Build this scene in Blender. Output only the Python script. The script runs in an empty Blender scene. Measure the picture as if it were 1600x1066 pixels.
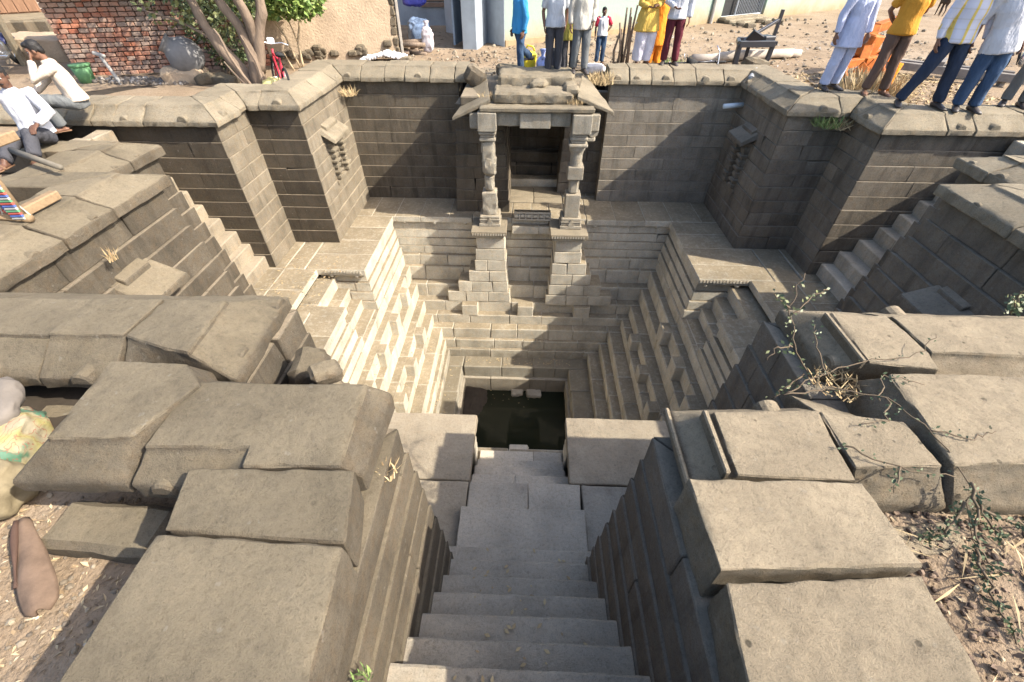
import bpy, bmesh, math, random
from math import sin, cos, pi, radians, sqrt
from mathutils import Vector, Matrix, noise, Euler
S = bpy.context.scene
COL = S.collection
R = random.Random(7)

# ------------------------------------------------------------------ camera
cam = bpy.data.cameras.new('camera')
cam.sensor_width = 36.0
cam.lens = 686.0 / 1600.0 * 36.0
cam.clip_start = 0.05
cam.clip_end = 900.0
camo = bpy.data.objects.new('camera', cam)
COL.objects.link(camo)
PITCH, YAW, ROLL = radians(41.9228), radians(-1.8164), radians(0.2919)
fw = Vector((sin(YAW) * cos(PITCH), cos(YAW) * cos(PITCH), -sin(PITCH)))
rt0 = Vector((cos(YAW), -sin(YAW), 0))
up0 = rt0.cross(fw)
rt = rt0 * cos(ROLL) + up0 * sin(ROLL)
up = -rt0 * sin(ROLL) + up0 * cos(ROLL)
mw = Matrix((rt, up, -fw)).transposed().to_4x4()
mw.translation = Vector((0, 0, 4.5))
camo.matrix_world = mw
S.camera = camo

# ------------------------------------------------------------------ light
SUN = Vector((1.10, -0.265, 1.0)).normalized()
EL = math.asin(SUN.z)
AZ = math.atan2(SUN.x, SUN.y)
world = bpy.data.worlds.new('World')
S.world = world
world.use_nodes = True
wn = world.node_tree.nodes
wl = world.node_tree.links
wn.clear()
wo = wn.new('ShaderNodeOutputWorld')
wb = wn.new('ShaderNodeBackground')
ws = wn.new('ShaderNodeTexSky')
ws.sky_type = 'NISHITA'
ws.sun_disc = False
ws.sun_elevation = EL
ws.sun_rotation = AZ
ws.dust_density = 2.5
ws.air_density = 0.9
ws.ozone_density = 1.0
wb.inputs['Strength'].default_value = 0.15
wl.new(ws.outputs[0], wb.inputs['Color'])
wl.new(wb.outputs[0], wo.inputs[0])
sl = bpy.data.lights.new('sun', 'SUN')
sl.energy = 3.5
sl.angle = radians(0.55)
sl.color = (1.0, 0.93, 0.82)
so = bpy.data.objects.new('sun', sl)
so.rotation_euler = SUN.to_track_quat('Z', 'Y').to_euler()
so.location = (8, -2, 14)
COL.objects.link(so)
vs = S.view_settings
vs.view_transform = 'Standard'
vs.look = 'None'
vs.exposure = 1.5
vs.gamma = 1.0
vs.use_curve_mapping = False

# ------------------------------------------------------------------ materials
def nodes_of(name):
    m = bpy.data.materials.new(name)
    m.use_nodes = True
    nt = m.node_tree
    nt.nodes.clear()
    out = nt.nodes.new('ShaderNodeOutputMaterial')
    b = nt.nodes.new('ShaderNodeBsdfPrincipled')
    nt.links.new(b.outputs[0], out.inputs[0])
    return m, nt, b

class NT:
    def __init__(s, nt): s.nt = nt
    def n(s, t, **kw):
        o = s.nt.nodes.new(t)
        for k, v in kw.items():
            if k in o.bl_rna.properties and k not in ('inputs',):
                setattr(o, k, v)
            else:
                o.inputs[k].default_value = v
        return o
    def l(s, a, b): s.nt.links.new(a, b)
    def noise(s, vec, scale, detail=4, rough=.6):
        o = s.nt.nodes.new('ShaderNodeTexNoise')
        o.inputs['Scale'].default_value = scale
        o.inputs['Detail'].default_value = detail
        o.inputs['Roughness'].default_value = rough
        if vec is not None: s.l(vec, o.inputs['Vector'])
        return o.outputs['Fac']
    def ramp(s, fac, stops):
        o = s.nt.nodes.new('ShaderNodeValToRGB')
        e = o.color_ramp.elements
        while len(e) < len(stops): e.new(.5)
        for i, (p, c) in enumerate(stops):
            e[i].position = p
            e[i].color = tuple(c) + (1,) if len(c) == 3 else c
        s.l(fac, o.inputs[0])
        return o.outputs[0]
    def math(s, op, a, b=None, clamp=False):
        o = s.nt.nodes.new('ShaderNodeMath'); o.operation = op; o.use_clamp = clamp
        for i, v in enumerate((a, b)):
            if v is None: continue
            if isinstance(v, (int, float)): o.inputs[i].default_value = v
            else: s.l(v, o.inputs[i])
        return o.outputs[0]
    def mix(s, fac, a, b, mode='MIX'):
        o = s.nt.nodes.new('ShaderNodeMix'); o.data_type = 'RGBA'; o.blend_type = mode
        for i, v in ((0, fac), (6, a), (7, b)):
            if isinstance(v, (int, float)): o.inputs[i].default_value = v
            elif isinstance(v, (tuple, list)): o.inputs[i].default_value = tuple(v) + (1,) if len(v) == 3 else v
            else: s.l(v, o.inputs[i])
        return o.outputs[2]
    def bump(s, h, strength, dist, prev=None):
        o = s.nt.nodes.new('ShaderNodeBump')
        o.inputs['Strength'].default_value = strength
        o.inputs['Distance'].default_value = dist
        s.l(h, o.inputs['Height'])
        if prev is not None: s.l(prev, o.inputs['Normal'])
        return o.outputs[0]

def stone_mat(name, base, dust=(.36, .29, .215), dust_amt=.6, bump=1.0, pits=.5, vary=.22, fine=1.0, stain=.35, holes=.35, streak=.4):
    m, nt, b = nodes_of(name)
    N = NT(nt)
    geo = N.n('ShaderNodeNewGeometry')
    oi = N.n('ShaderNodeObjectInfo')
    off = N.n('ShaderNodeVectorMath', operation='MULTIPLY_ADD')
    comb = N.n('ShaderNodeCombineXYZ')
    N.l(oi.outputs['Random'], comb.inputs[0]); N.l(oi.outputs['Random'], comb.inputs[1]); N.l(oi.outputs['Random'], comb.inputs[2])
    N.l(comb.outputs[0], off.inputs[0])
    off.inputs[1].default_value = (37, 91, 53)
    N.l(geo.outputs['Position'], off.inputs[2])
    P = off.outputs[0]
    n1 = N.noise(P, 2.3, 5, .6)
    n2 = N.noise(P, 14, 5, .65)
    n3 = N.noise(P, 150, 5, .75)
    n4 = N.noise(P, 300, 3, .7)
    n5 = N.noise(P, 34, 4, .7)
    lo = tuple(c * .62 for c in base); hi = tuple(min(1, c * 1.32) for c in base)
    c = N.ramp(n1, [(.25, lo), (.5, base), (.78, hi)])
    warm = tuple(x * y for x, y in zip(base, (1.12, .96, .78)))
    c = N.mix(N.math('MULTIPLY', N.ramp(n2, [(.45, (0, 0, 0)), (.7, (1, 1, 1))]), .6), c, warm)
    sp = N.ramp(n3, [(.34, (.62, .60, .57)), (.46, (.95, .95, .95)), (.6, (1.07, 1.07, 1.06))])
    sp_b = N.ramp(n5, [(.36, (.78, .77, .75)), (.48, (1, 1, 1)), (.62, (1.08, 1.07, 1.06))])
    c = N.mix(.75, c, sp, 'MULTIPLY')
    # dust settled on the upward faces
    sep = N.n('ShaderNodeSeparateXYZ'); N.l(geo.outputs['Normal'], sep.inputs[0])
    upf = N.ramp(sep.outputs[2], [(.55, (0, 0, 0)), (.92, (1, 1, 1))])
    dn = N.ramp(n2, [(.28, (.6, .6, .6)), (.5, (1, 1, 1))])
    df = N.math('MULTIPLY', N.math('MULTIPLY', upf, dn), dust_amt)
    dcol = N.ramp(n1, [(.3, tuple(x * .8 for x in dust)), (.7, tuple(min(1, x * 1.15) for x in dust))])
    c = N.mix(df, c, dcol)
    c = N.mix(.5, c, sp, 'MULTIPLY')
    c = N.mix(.6, c, sp_b, 'MULTIPLY')
    # dark weather stains and pale lichen spots
    st = N.noise(P, 1.1, 6, .7)
    c = N.mix(N.math('MULTIPLY', N.ramp(st, [(.52, (0, 0, 0)), (.7, (1, 1, 1))]), stain), c, tuple(x * .42 for x in base))
    li = N.noise(P, 21, 2, .5)
    c = N.mix(N.math('MULTIPLY', N.ramp(li, [(.69, (0, 0, 0)), (.74, (1, 1, 1))]), .12), c, (.5, .48, .42))
    v2 = N.n('ShaderNodeTexVoronoi'); v2.inputs['Scale'].default_value = 11; N.l(P, v2.inputs['Vector'])
    hole = N.math('MULTIPLY', N.ramp(v2.outputs['Distance'], [(.0, (1, 1, 1)), (.10, (1, 1, 1)), (.16, (0, 0, 0))]), N.ramp(N.noise(P, 3.1, 3, .6), [(.52, (0, 0, 0)), (.60, (1, 1, 1))]))
    c = N.mix(N.math('MULTIPLY', hole, .75 * holes), c, tuple(x * .3 for x in base))
    # rain streaks down the faces, shared by neighbouring stones; waterline grime low in the pit
    mp = N.n('ShaderNodeMapping'); mp.inputs['Scale'].default_value = (5.5, 5.5, .55); N.l(geo.outputs['Position'], mp.inputs['Vector'])
    sk = N.noise(mp.outputs[0], 1.0, 5, .65)
    side = N.math('SUBTRACT', 1.0, N.math('ABSOLUTE', sep.outputs[2]), True)
    c = N.mix(N.math('MULTIPLY', N.math('MULTIPLY', N.ramp(sk, [(.5, (0, 0, 0)), (.66, (1, 1, 1))]), side), streak), c, tuple(x * .38 for x in base))
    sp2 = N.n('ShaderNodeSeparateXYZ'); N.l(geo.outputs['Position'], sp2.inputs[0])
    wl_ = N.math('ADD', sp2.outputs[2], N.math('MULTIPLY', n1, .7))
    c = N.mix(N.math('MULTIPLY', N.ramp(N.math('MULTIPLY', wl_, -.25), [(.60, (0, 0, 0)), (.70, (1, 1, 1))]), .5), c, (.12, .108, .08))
    # tone of each single stone
    val = N.math('ADD', N.math('MULTIPLY', oi.outputs['Random'], 2 * vary), 1 - vary)
    hsv = N.n('ShaderNodeHueSaturation'); N.l(c, hsv.inputs['Color']); N.l(val, hsv.inputs['Value'])
    N.l(hsv.outputs[0], b.inputs['Base Color'])
    b.inputs['Roughness'].default_value = .92
    b.inputs['Specular IOR Level'].default_value = .18
    vo = N.n('ShaderNodeTexVoronoi'); vo.inputs['Scale'].default_value = 26; N.l(P, vo.inputs['Vector'])
    pit = N.ramp(vo.outputs['Distance'], [(.0, (0, 0, 0)), (.22, (1, 1, 1))])
    pm = N.ramp(n2, [(.5, (1, 1, 1)), (.62, (0, 0, 0))])
    pit = N.math('MAXIMUM', pit, pm)
    c_pit = N.math('MULTIPLY', N.math('SUBTRACT', 1.0, pit), .55 * pits)
    N.l(N.mix(c_pit, hsv.outputs[0], tuple(x * .35 for x in base)), b.inputs['Base Color'])
    nb = N.bump(n2, .16 * bump, .03)
    nb = N.bump(n5, .8 * bump, .018, nb)
    nb = N.bump(pit, .35 * pits, .02, nb)
    nb = N.bump(N.math('SUBTRACT', 1.0, hole), .8 * holes, .02, nb)
    nb = N.bump(n3, .85 * bump * fine, .012, nb)
    nb = N.bump(n4, .5 * bump * fine, .004, nb)
    N.l(nb, b.inputs['Normal'])
    return m

def plain(name, base, rough=.8, spec=.3, var=.25, scale=8, bump=.3, bscale=60, metal=0, bdist=.006, stretch=None):
    m, nt, b = nodes_of(name)
    N = NT(nt)
    tc = N.n('ShaderNodeTexCoord')
    v = tc.outputs['Object']
    if stretch:
        mp = N.n('ShaderNodeMapping'); mp.inputs['Scale'].default_value = stretch
        N.l(v, mp.inputs['Vector']); v = mp.outputs[0]
    n = N.noise(v, scale, 5, .65)
    c = N.ramp(n, [(.25, tuple(x * (1 - var) for x in base)), (.75, tuple(min(1, x * (1 + var)) for x in base))])
    N.l(c, b.inputs['Base Color'])
    b.inputs['Roughness'].default_value = rough
    b.inputs['Specular IOR Level'].default_value = spec
    b.inputs['Metallic'].default_value = metal
    if bump:
        N.l(N.bump(N.noise(v, bscale, 4, .6), bump, bdist), b.inputs['Normal'])
    return m

M = {}
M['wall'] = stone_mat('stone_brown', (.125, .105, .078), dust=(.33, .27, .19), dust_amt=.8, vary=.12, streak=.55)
M['wallDim'] = stone_mat('stone_dim_copy', (.088, .073, .054), dust=(.33, .27, .19), dust_amt=.8, vary=.10)  # darker copy of the wall stone; grazing-light shade put into its colour
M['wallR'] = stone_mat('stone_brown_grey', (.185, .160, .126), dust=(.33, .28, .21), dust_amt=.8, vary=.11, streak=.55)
M['wallLit'] = stone_mat('stone_lit_copy', (.225, .192, .142), dust=(.36, .295, .205), dust_amt=.8, vary=.09, stain=.25)  # paler copy for walls facing the sun; sunlight put into its colour
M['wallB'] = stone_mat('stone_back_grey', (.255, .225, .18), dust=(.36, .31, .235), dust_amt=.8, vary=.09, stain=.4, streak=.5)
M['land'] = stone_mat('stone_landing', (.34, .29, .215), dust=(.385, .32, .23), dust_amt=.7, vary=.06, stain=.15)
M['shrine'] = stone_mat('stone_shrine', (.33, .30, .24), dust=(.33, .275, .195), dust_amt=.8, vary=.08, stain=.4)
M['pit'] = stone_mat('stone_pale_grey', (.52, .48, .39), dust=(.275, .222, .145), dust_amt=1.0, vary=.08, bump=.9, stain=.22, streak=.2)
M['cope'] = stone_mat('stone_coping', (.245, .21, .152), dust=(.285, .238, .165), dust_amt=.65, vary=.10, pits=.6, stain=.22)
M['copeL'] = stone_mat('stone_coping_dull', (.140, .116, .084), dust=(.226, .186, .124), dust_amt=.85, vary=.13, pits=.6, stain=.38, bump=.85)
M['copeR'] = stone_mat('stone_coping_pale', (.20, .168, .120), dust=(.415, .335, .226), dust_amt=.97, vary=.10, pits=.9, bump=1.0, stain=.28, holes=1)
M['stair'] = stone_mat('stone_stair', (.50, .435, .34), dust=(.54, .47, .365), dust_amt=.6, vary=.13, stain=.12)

def ground_mat():
    m, nt, b = nodes_of('dry_earth')
    N = NT(nt)
    geo = N.n('ShaderNodeNewGeometry'); P = geo.outputs['Position']
    n1 = N.noise(P, .55, 6, .65); n2 = N.noise(P, 6, 5, .7); n3 = N.noise(P, 40, 4, .7)
    c = N.ramp(n1, [(.3, (.18, .130, .085)), (.5, (.285, .215, .145)), (.7, (.345, .275, .20))])
    c = N.mix(N.math('MULTIPLY', N.ramp(n2, [(.4, (0, 0, 0)), (.65, (1, 1, 1))]), .55), c, (.25, .18, .115))
    sp = N.ramp(n3, [(.3, (.45, .42, .38)), (.5, (1, 1, 1))])
    c = N.mix(.7, c, sp, 'MULTIPLY')
    N.l(c, b.inputs['Base Color']); b.inputs['Roughness'].default_value = .95
    b.inputs['Specular IOR Level'].default_value = .1
    nb = N.bump(n2, .6, .06); nb = N.bump(n3, .7, .02, nb)
    N.l(nb, b.inputs['Normal'])
    return m
M['earth'] = ground_mat()
M['joint'] = plain('dark_soil', (.05, .04, .03), .95, .1)
def litter_mat(name, stops):
    m, nt, b = nodes_of(name); N = NT(nt)
    geo = N.n('ShaderNodeNewGeometry')
    N.l(N.ramp(geo.outputs['Random Per Island'], stops), b.inputs['Base Color'])
    b.inputs['Roughness'].default_value = .85
    return m

# ------------------------------------------------------------------ object helpers
def tag(o, label=None, cat=None, group=None, kind=None):
    if label: o['label'] = label
    if cat: o['category'] = cat
    if group: o['group'] = group
    if kind: o['kind'] = kind
    return o
def thing(name, label, cat, loc=(0, 0, 0), rz=0, group=None):
    o = bpy.data.objects.new(name, None)
    o.empty_display_size = .1
    COL.objects.link(o)
    o.location = loc
    o.rotation_euler = (0, 0, rz)
    bpy.context.view_layer.update() if False else None
    return tag(o, label, cat, group)
def rootmat(o):
    return Matrix.LocRotScale(o.location, o.rotation_euler, o.scale) if o else Matrix()
def mesh_obj(name, verts, faces, mat, parent=None, smooth=False, world=True):
    """verts are in world space; the object's origin goes to their centre and it hangs under parent"""
    me = bpy.data.meshes.new(name)
    n = len(verts)
    c = Vector((0, 0, 0))
    for v in verts: c += Vector(v)
    c /= max(n, 1)
    me.from_pydata([tuple(Vector(v) - c) for v in verts], [], faces)
    o = bpy.data.objects.new(name, me)
    COL.objects.link(o)
    attach(o, c, parent)
    if mat:
        for mm in (mat if isinstance(mat, (list, tuple)) else [mat]): me.materials.append(mm)
    if smooth:
        me.polygons.foreach_set('use_smooth', [True] * len(me.polygons))
    return o
WM = {}
def wmat(o):
    m = Matrix.LocRotScale(o.location, o.rotation_euler, o.scale)
    return wmat(o.parent) @ m if o.parent else m
def attach(o, c, parent, rot=None):
    if parent is None:
        o.location = c
    else:
        o.parent = parent
        pm = wmat(parent)
        lm = pm.inverted() @ Matrix.Translation(c)
        o.location = lm.translation
        o.rotation_euler = lm.to_euler()
class MB:
    def __init__(s): s.v = []; s.f = []; s.mi = []
    def add(s, v, f, mi=0):
        b = len(s.v)
        s.v += [tuple(x) for x in v]
        s.f += [tuple(i + b for i in q) for q in f]
        s.mi += [mi] * len(f)
        return s
    def box(s, c, d, rot=None, mi=0, ch=0):
        a = [(sx * d[0] / 2, sy * d[1] / 2, sz * d[2] / 2) for sz in (-1, 1) for sx, sy in ((-1, -1), (1, -1), (1, 1), (-1, 1))]
        v, f = hexa(a, ch)
        if rot is not None:
            e = rot if isinstance(rot, Matrix) else Euler(rot).to_matrix()
            v = [e @ Vector(p) for p in v]
        return s.add([Vector(p) + Vector(c) for p in v], f, mi)
    def tube(s, pts, rad, n=8, mi=0, caps=True, flat=1.0):
        v, f = tube(pts, rad, n, caps, flat)
        return s.add(v, f, mi)
    def obj(s, name, mat, parent=None, smooth=False):
        o = mesh_obj(name, s.v, s.f, mat, parent, smooth)
        if isinstance(mat, (list, tuple)): o.data.polygons.foreach_set('material_index', s.mi)
        return o
def hexa(c, ch=0.0):
    """eight corners (bottom ring 0-3, top ring 4-7, both counter clockwise from above) -> block, edges cut by ch"""
    c = [Vector(p) for p in c]
    if ch <= 0:
        return c, [(3, 2, 1, 0), (4, 5, 6, 7), (0, 1, 5, 4), (1, 2, 6, 5), (2, 3, 7, 6), (3, 0, 4, 7)]
    ring = lambda i: (i // 4 * 4 + (i + 1) % 4, i // 4 * 4 + (i - 1) % 4)
    V = []; idx = {}
    def ed(i, j):
        d = c[j] - c[i]; L = d.length
        return d * min(ch / L if L > 1e-6 else 0, .45)
    for i in range(8):
        nx, pv = ring(i); ot = (i + 4) % 8
        # face ids: H top/bottom, A side between i and next, B side between prev and i
        idx[i, 'H'] = len(V); V.append(c[i] + ed(i, nx) + ed(i, pv))
        idx[i, 'N'] = len(V); V.append(c[i] + ed(i, nx) + ed(i, ot))
        idx[i, 'P'] = len(V); V.append(c[i] + ed(i, pv) + ed(i, ot))
    F = [tuple(idx[i, 'H'] for i in (3, 2, 1, 0)), tuple(idx[i, 'H'] for i in (4, 5, 6, 7))]
    for i in range(4):
        j = (i + 1) % 4
        F.append((idx[i, 'N'], idx[j, 'P'], idx[j + 4, 'P'], idx[i + 4, 'N']))
        F.append((idx[j, 'P'], idx[j, 'N'], idx[j + 4, 'N'], idx[j + 4, 'P']))   # vertical edge at j
        F.append((idx[i, 'H'], idx[j, 'H'], idx[j, 'P'], idx[i, 'N']))           # bottom edge
        F.append((idx[i + 4, 'N'], idx[j + 4, 'P'], idx[j + 4, 'H'], idx[i + 4, 'H']))
        F.append((idx[i, 'P'], idx[i, 'H'], idx[i, 'N']))
        F.append((idx[i + 4, 'P'], idx[i + 4, 'N'], idx[i + 4, 'H']))
    return V, F
def tube(pts, rad, n=8, caps=True, flat=1.0, side=None):
    pts = [Vector(p) for p in pts]
    if not isinstance(rad, (list, tuple)): rad = [rad] * len(pts)
    V = []; F = []
    prev = None
    for i, p in enumerate(pts):
        t = (pts[min(i + 1, len(pts) - 1)] - pts[max(i - 1, 0)]).normalized()
        if side is not None: s0 = Vector(side)
        elif prev is not None: s0 = prev
        else: s0 = Vector((1, 0, 0)) if abs(t.x) < .8 else Vector((0, 1, 0))
        s = (s0 - t * s0.dot(t))
        s = s.normalized() if s.length > 1e-5 else t.orthogonal().normalized()
        prev = s
        b = t.cross(s)
        r = rad[i]
        ra, rb = r if isinstance(r, (tuple, list)) else (r, r * flat)
        for k in range(n):
            a = 2 * pi * k / n
            V.append(p + s * (ra * cos(a)) + b * (rb * sin(a)))
    for i in range(len(pts) - 1):
        for k in range(n):
            a = i * n + k; b2 = i * n + (k + 1) % n
            F.append((a, b2, b2 + n, a + n))
    if caps:
        F.append(tuple(range(n - 1, -1, -1)))
        L = (len(pts) - 1) * n
        F.append(tuple(range(L, L + n)))
    return V, F
def J(a): return R.uniform(-a, a)

STONES = 0
def noop(): pass
def block(name, corners, mat, parent, ch=.008, jit=.004):
    c = [Vector(p) for p in corners]
    if R.random() < .16:                      # a corner knocked off
        i = R.randrange(4, 8); k = i // 4 * 4 + (i + 1) % 4; q = i // 4 * 4 + (i - 1) % 4
        c[i] = c[i] + (c[k] - c[i]).normalized() * R.uniform(0, .03) + (c[q] - c[i]).normalized() * R.uniform(0, .03) - Vector((0, 0, R.uniform(.005, .03)))
    corners = c
    c = [(p[0] + J(jit), p[1] + J(jit), p[2] + J(jit * .5)) for p in corners]
    v, f = hexa(c, ch)
    return mesh_obj(name, v, f, mat, parent)
def rbox(name, x0, x1, y0, y1, z0, z1, mat, parent, ch=.008, jit=.004):
    return block(name, [(x0, y0, z0), (x1, y0, z0), (x1, y1, z0), (x0, y1, z0), (x0, y0, z1), (x1, y0, z1), (x1, y1, z1), (x0, y1, z1)], mat, parent, ch, jit)
def splits(L, lo, hi):
    out = [0.0]
    while L - out[-1] > hi * 1.05:
        st = R.uniform(lo, hi)
        if L - out[-1] - st < lo * .6: break
        out.append(out[-1] + st)
    if L - out[-1] > hi * 1.3: out.append((out[-1] + L) / 2)
    out.append(L)
    return out
def rockify(o, cuts=.05, amp=.012, scale=3.0, fine=.004, chip=.013):
    """finer grid and uneven surface for the big stones near the camera"""
    me = o.data
    bm = bmesh.new(); bm.from_mesh(me)
    bmesh.ops.triangulate(bm, faces=[f for f in bm.faces if len(f.verts) > 4])
    for _ in range(7):
        es = [e for e in bm.edges if e.calc_length() > cuts]
        if not es: break
        bmesh.ops.subdivide_edges(bm, edges=es, cuts=1, use_grid_fill=True)
        bmesh.ops.triangulate(bm, faces=[f for f in bm.faces if len(f.verts) > 4])
    bm.normal_update()
    bm.verts.index_update()
    sharp = set()
    for e in bm.edges:
        if len(e.link_faces) == 2 and e.calc_face_angle(0) > .5: sharp.add(e.verts[0].index); sharp.add(e.verts[1].index)
    seed = Vector((R.uniform(0, 50), R.uniform(0, 50), R.uniform(0, 50)))
    for v in bm.verts:
        p = v.co + seed
        d = noise.fractal(p * scale, .9, 2.1, 3) * amp
        d += noise.noise(p * scale * 9) * fine
        if v.index in sharp:
            d -= max(0, noise.noise(p * 5.5) + .05) * chip + max(0, noise.noise(p * 17)) * chip * .5
        v.co += v.normal * d
        v.co += Vector((noise.noise(p * 5), noise.noise(p * 5 + Vector((9, 9, 9))), 0)) * amp * .5
    bm.to_mesh(me); bm.free()
    me.polygons.foreach_set('use_smooth', [True] * len(me.polygons))
    me.set_sharp_from_angle(angle=radians(30)) if hasattr(me, 'set_sharp_from_angle') else None
    return o
# ------------------------------------------------------------------ retaining walls of the well
CH = .244            # course height, ten courses from the ledge (z = 0) to the coping
def wall(root, P0, P1, n, e0, e1, mat, z0=0.0, nc=10, ch=CH, setb=.015, lens=(.5, 1.5), depth=.24, flag=0, holes=(), jut=.004):
    """courses of single stones; P0->P1 is the face line, n points into the well; every course stands a little
    in front of the one above it; e0/e1 = (kind, own) with kind free, convex or concave"""
    P0 = Vector((P0[0], P0[1])); P1 = Vector((P1[0], P1[1])); n = Vector(n)
    d = (P1 - P0); L = d.length; d.normalize()
    for k in range(nc):
        f = setb * (nc - 1 - k)
        own = (k + flag) % 2 == 0
        def end(e):
            kind, mode = e
            if kind == 'free': return 0.0, 0.0
            if kind == 'convex': return f - .0012, -(depth - f) - .002          # mitred corner
            return (.16, .16) if mode else (-(f + .003),) * 2
        e0f, e0b = end(e0); e1f, e1b = end(e1)
        s0 = -e0f; s1 = L + e1f
        za = z0 + k * ch; zb = za + ch
        if z0 == 0.0 and ch == CH: za, zb = CZ[k], CZ[k + 1]
        cuts = splits(s1 - s0, *lens)
        for a, b in zip(cuts, cuts[1:]):
            a += s0; b += s0
            skip = False
            segs = [(a, b)]
            for (h0, h1, hz0, hz1) in holes:
                if zb > hz0 + .02 and za < hz1 - .02:
                    new = []
                    for (p, q) in segs:
                        if q <= h0 or p >= h1: new.append((p, q)); continue
                        if p < h0 - .05: new.append((p, h0))
                        if q > h1 + .05: new.append((h1, q))
                    segs = new
            for p, q in segs:
                ff = f + J(jut)
                p2 = p + .0012; q2 = q - .0012
                A = P0 + d * p2 + n * ff; B = P0 + d * q2 + n * ff
                qb = L + e1b if q > s1 - .001 else q2; pb = -e0b if p < s0 + .001 else p2
                C = P0 + d * qb - n * (depth - ff); D = P0 + d * pb - n * (depth - ff)
                if (B - A).cross(D - A) < 0: A, B, C, D = B, A, D, C
                zz = zb - .003 + J(.002)
                block('stone', [(A.x, A.y, za), (B.x, B.y, za), (C.x, C.y, za), (D.x, D.y, za),
                                (A.x, A.y, zz), (B.x, B.y, zz), (C.x, C.y, zz), (D.x, D.y, zz)], mat, root, R.uniform(.003, .009), .003)
CZ = [0]
for _h in (.262, .232, .25, .238, .256, .228, .247, .243, .236, .248): CZ.append(CZ[-1] + _h)
FAR = [(-.62, 2.43), (.10, 2.435), (.10, 2.515), (-.125, 2.660), (-.14, 2.69), (-.62, 2.70)]
LOW = [(-.62, 2.44), (.08, 2.45), (.08, 2.565), (-.185, 2.668), (-.20, 2.695), (-.62, 2.70)]
NEAR = [(-.66, 2.44), (-.02, 2.44), (.05, 2.45), (.05, 2.535), (-.20, 2.70), (-.46, 2.70), (-.68, 2.535), (-.68, 2.46)]
def prism(name, prof, P0, d, n, a, b, ma, mb, mat, parent, bev=.009, dense=None, tilt=0):
    np_ = len(prof)
    V = []
    dz = J(.007); dd = J(.008)
    for s, m in ((a, ma), (b, mb)):
        for (q, z) in prof:
            s2 = s + (m * q if m else J(.004))
            p = P0 + d * s2 + n * (q + dd + J(.004))
            V.append((p.x, p.y, z + dz + J(.004) + tilt * (s - a)))
    F = [tuple(range(np_ - 1, -1, -1)), tuple(range(np_, 2 * np_))]
    for i in range(np_):
        j = (i + 1) % np_
        F.append((i, j, j + np_, i + np_))
    bm = bmesh.new()
    vs_ = [bm.verts.new(v) for v in V]
    for f in F: bm.faces.new([vs_[i] for i in f])
    bmesh.ops.recalc_face_normals(bm, faces=bm.faces)
    bmesh.ops.bevel(bm, geom=list(bm.edges), offset=bev, segments=1, affect='EDGES', profile=.5)
    bm.verts.ensure_lookup_table()
    bm.verts.index_update()
    o = mesh_obj(name, [v.co.copy() for v in bm.verts], [tuple(v.index for v in f.verts) for f in bm.faces], mat, parent)
    bm.free()
    if dense: rockify(o, *dense)
    return o
def knob(parent, c, n, r=.07, ln=.2, mat=None):
    """half-round boss standing out of the sloping side of a coping stone"""
    n = Vector((n[0], n[1], 0)); d = Vector((-n.y, n.x, 0)); c = Vector(c)
    V = []; K = 9
    for q in (-ln * .5, ln * .5 - .012, ln * .5):
        rr = r if q < ln * .5 else r - .012
        for i in range(K):
            a = pi * i / (K - 1)
            V.append(c + n * q + d * (rr * cos(a)) + Vector((0, 0, rr * sin(a))))
    F = []
    for q in range(2):
        for i in range(K - 1):
            F.append((q * K + i, q * K + i + 1, (q + 1) * K + i + 1, (q + 1) * K + i))
        F.append((q * K, (q + 1) * K, (q + 1) * K + K - 1, q * K + K - 1))
    F.append(tuple(range(K - 1, -1, -1))); F.append(tuple(range(2 * K, 3 * K)))
    return mesh_obj('knob', V, F, mat, parent)
def coping(root, P0, P1, n, m0, m1, mat, lens=(.5, .85), prof=FAR, dense=(.07, .005, 3, .003, .02), knobs=.5, cuts=None):
    P0 = Vector((P0[0], P0[1])); P1 = Vector((P1[0], P1[1])); n = Vector(n)
    d = P1 - P0; L = d.length; d.normalize()
    cs = cuts or splits(L, *lens)
    for i, (a, b) in enumerate(zip(cs, cs[1:])):
        o = prism('coping_stone', prof, P0, d, n, a + .004, b - .004, (-m0 if i == 0 else 0), (m1 if i == len(cs) - 2 else 0), mat, root, dense=dense)
        if R.random() < knobs and b - a > .3:
            s = a + (b - a) * R.uniform(.25, .75)
            lip = max(q for q, z in prof)
            c = P0 + d * s + n * (lip - .11)
            knob(o, (c.x, c.y, 2.52), n, R.uniform(.06, .085), .2, mat)
def corewall(root, pts, z0, z1, mat):
    """rubble and earth packed behind the facing stones"""
    for (x0, x1, y0, y1) in pts:
        v, f = hexa([(x0, y0, z0), (x1, y0, z0), (x1, y1, z0), (x0, y1, z0), (x0, y0, z1), (x1, y0, z1), (x1, y1, z1), (x0, y1, z1)])
        mesh_obj('packing', v, f, mat, root)

CV = lambda m: ('convex', m)
CC = lambda m: ('concave', m)
FR = ('free', 0)
def W(label, loc): return tag(thing('stone_wall', label, 'wall', loc, group='stone walls of the stepwell'), kind='thing')

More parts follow.
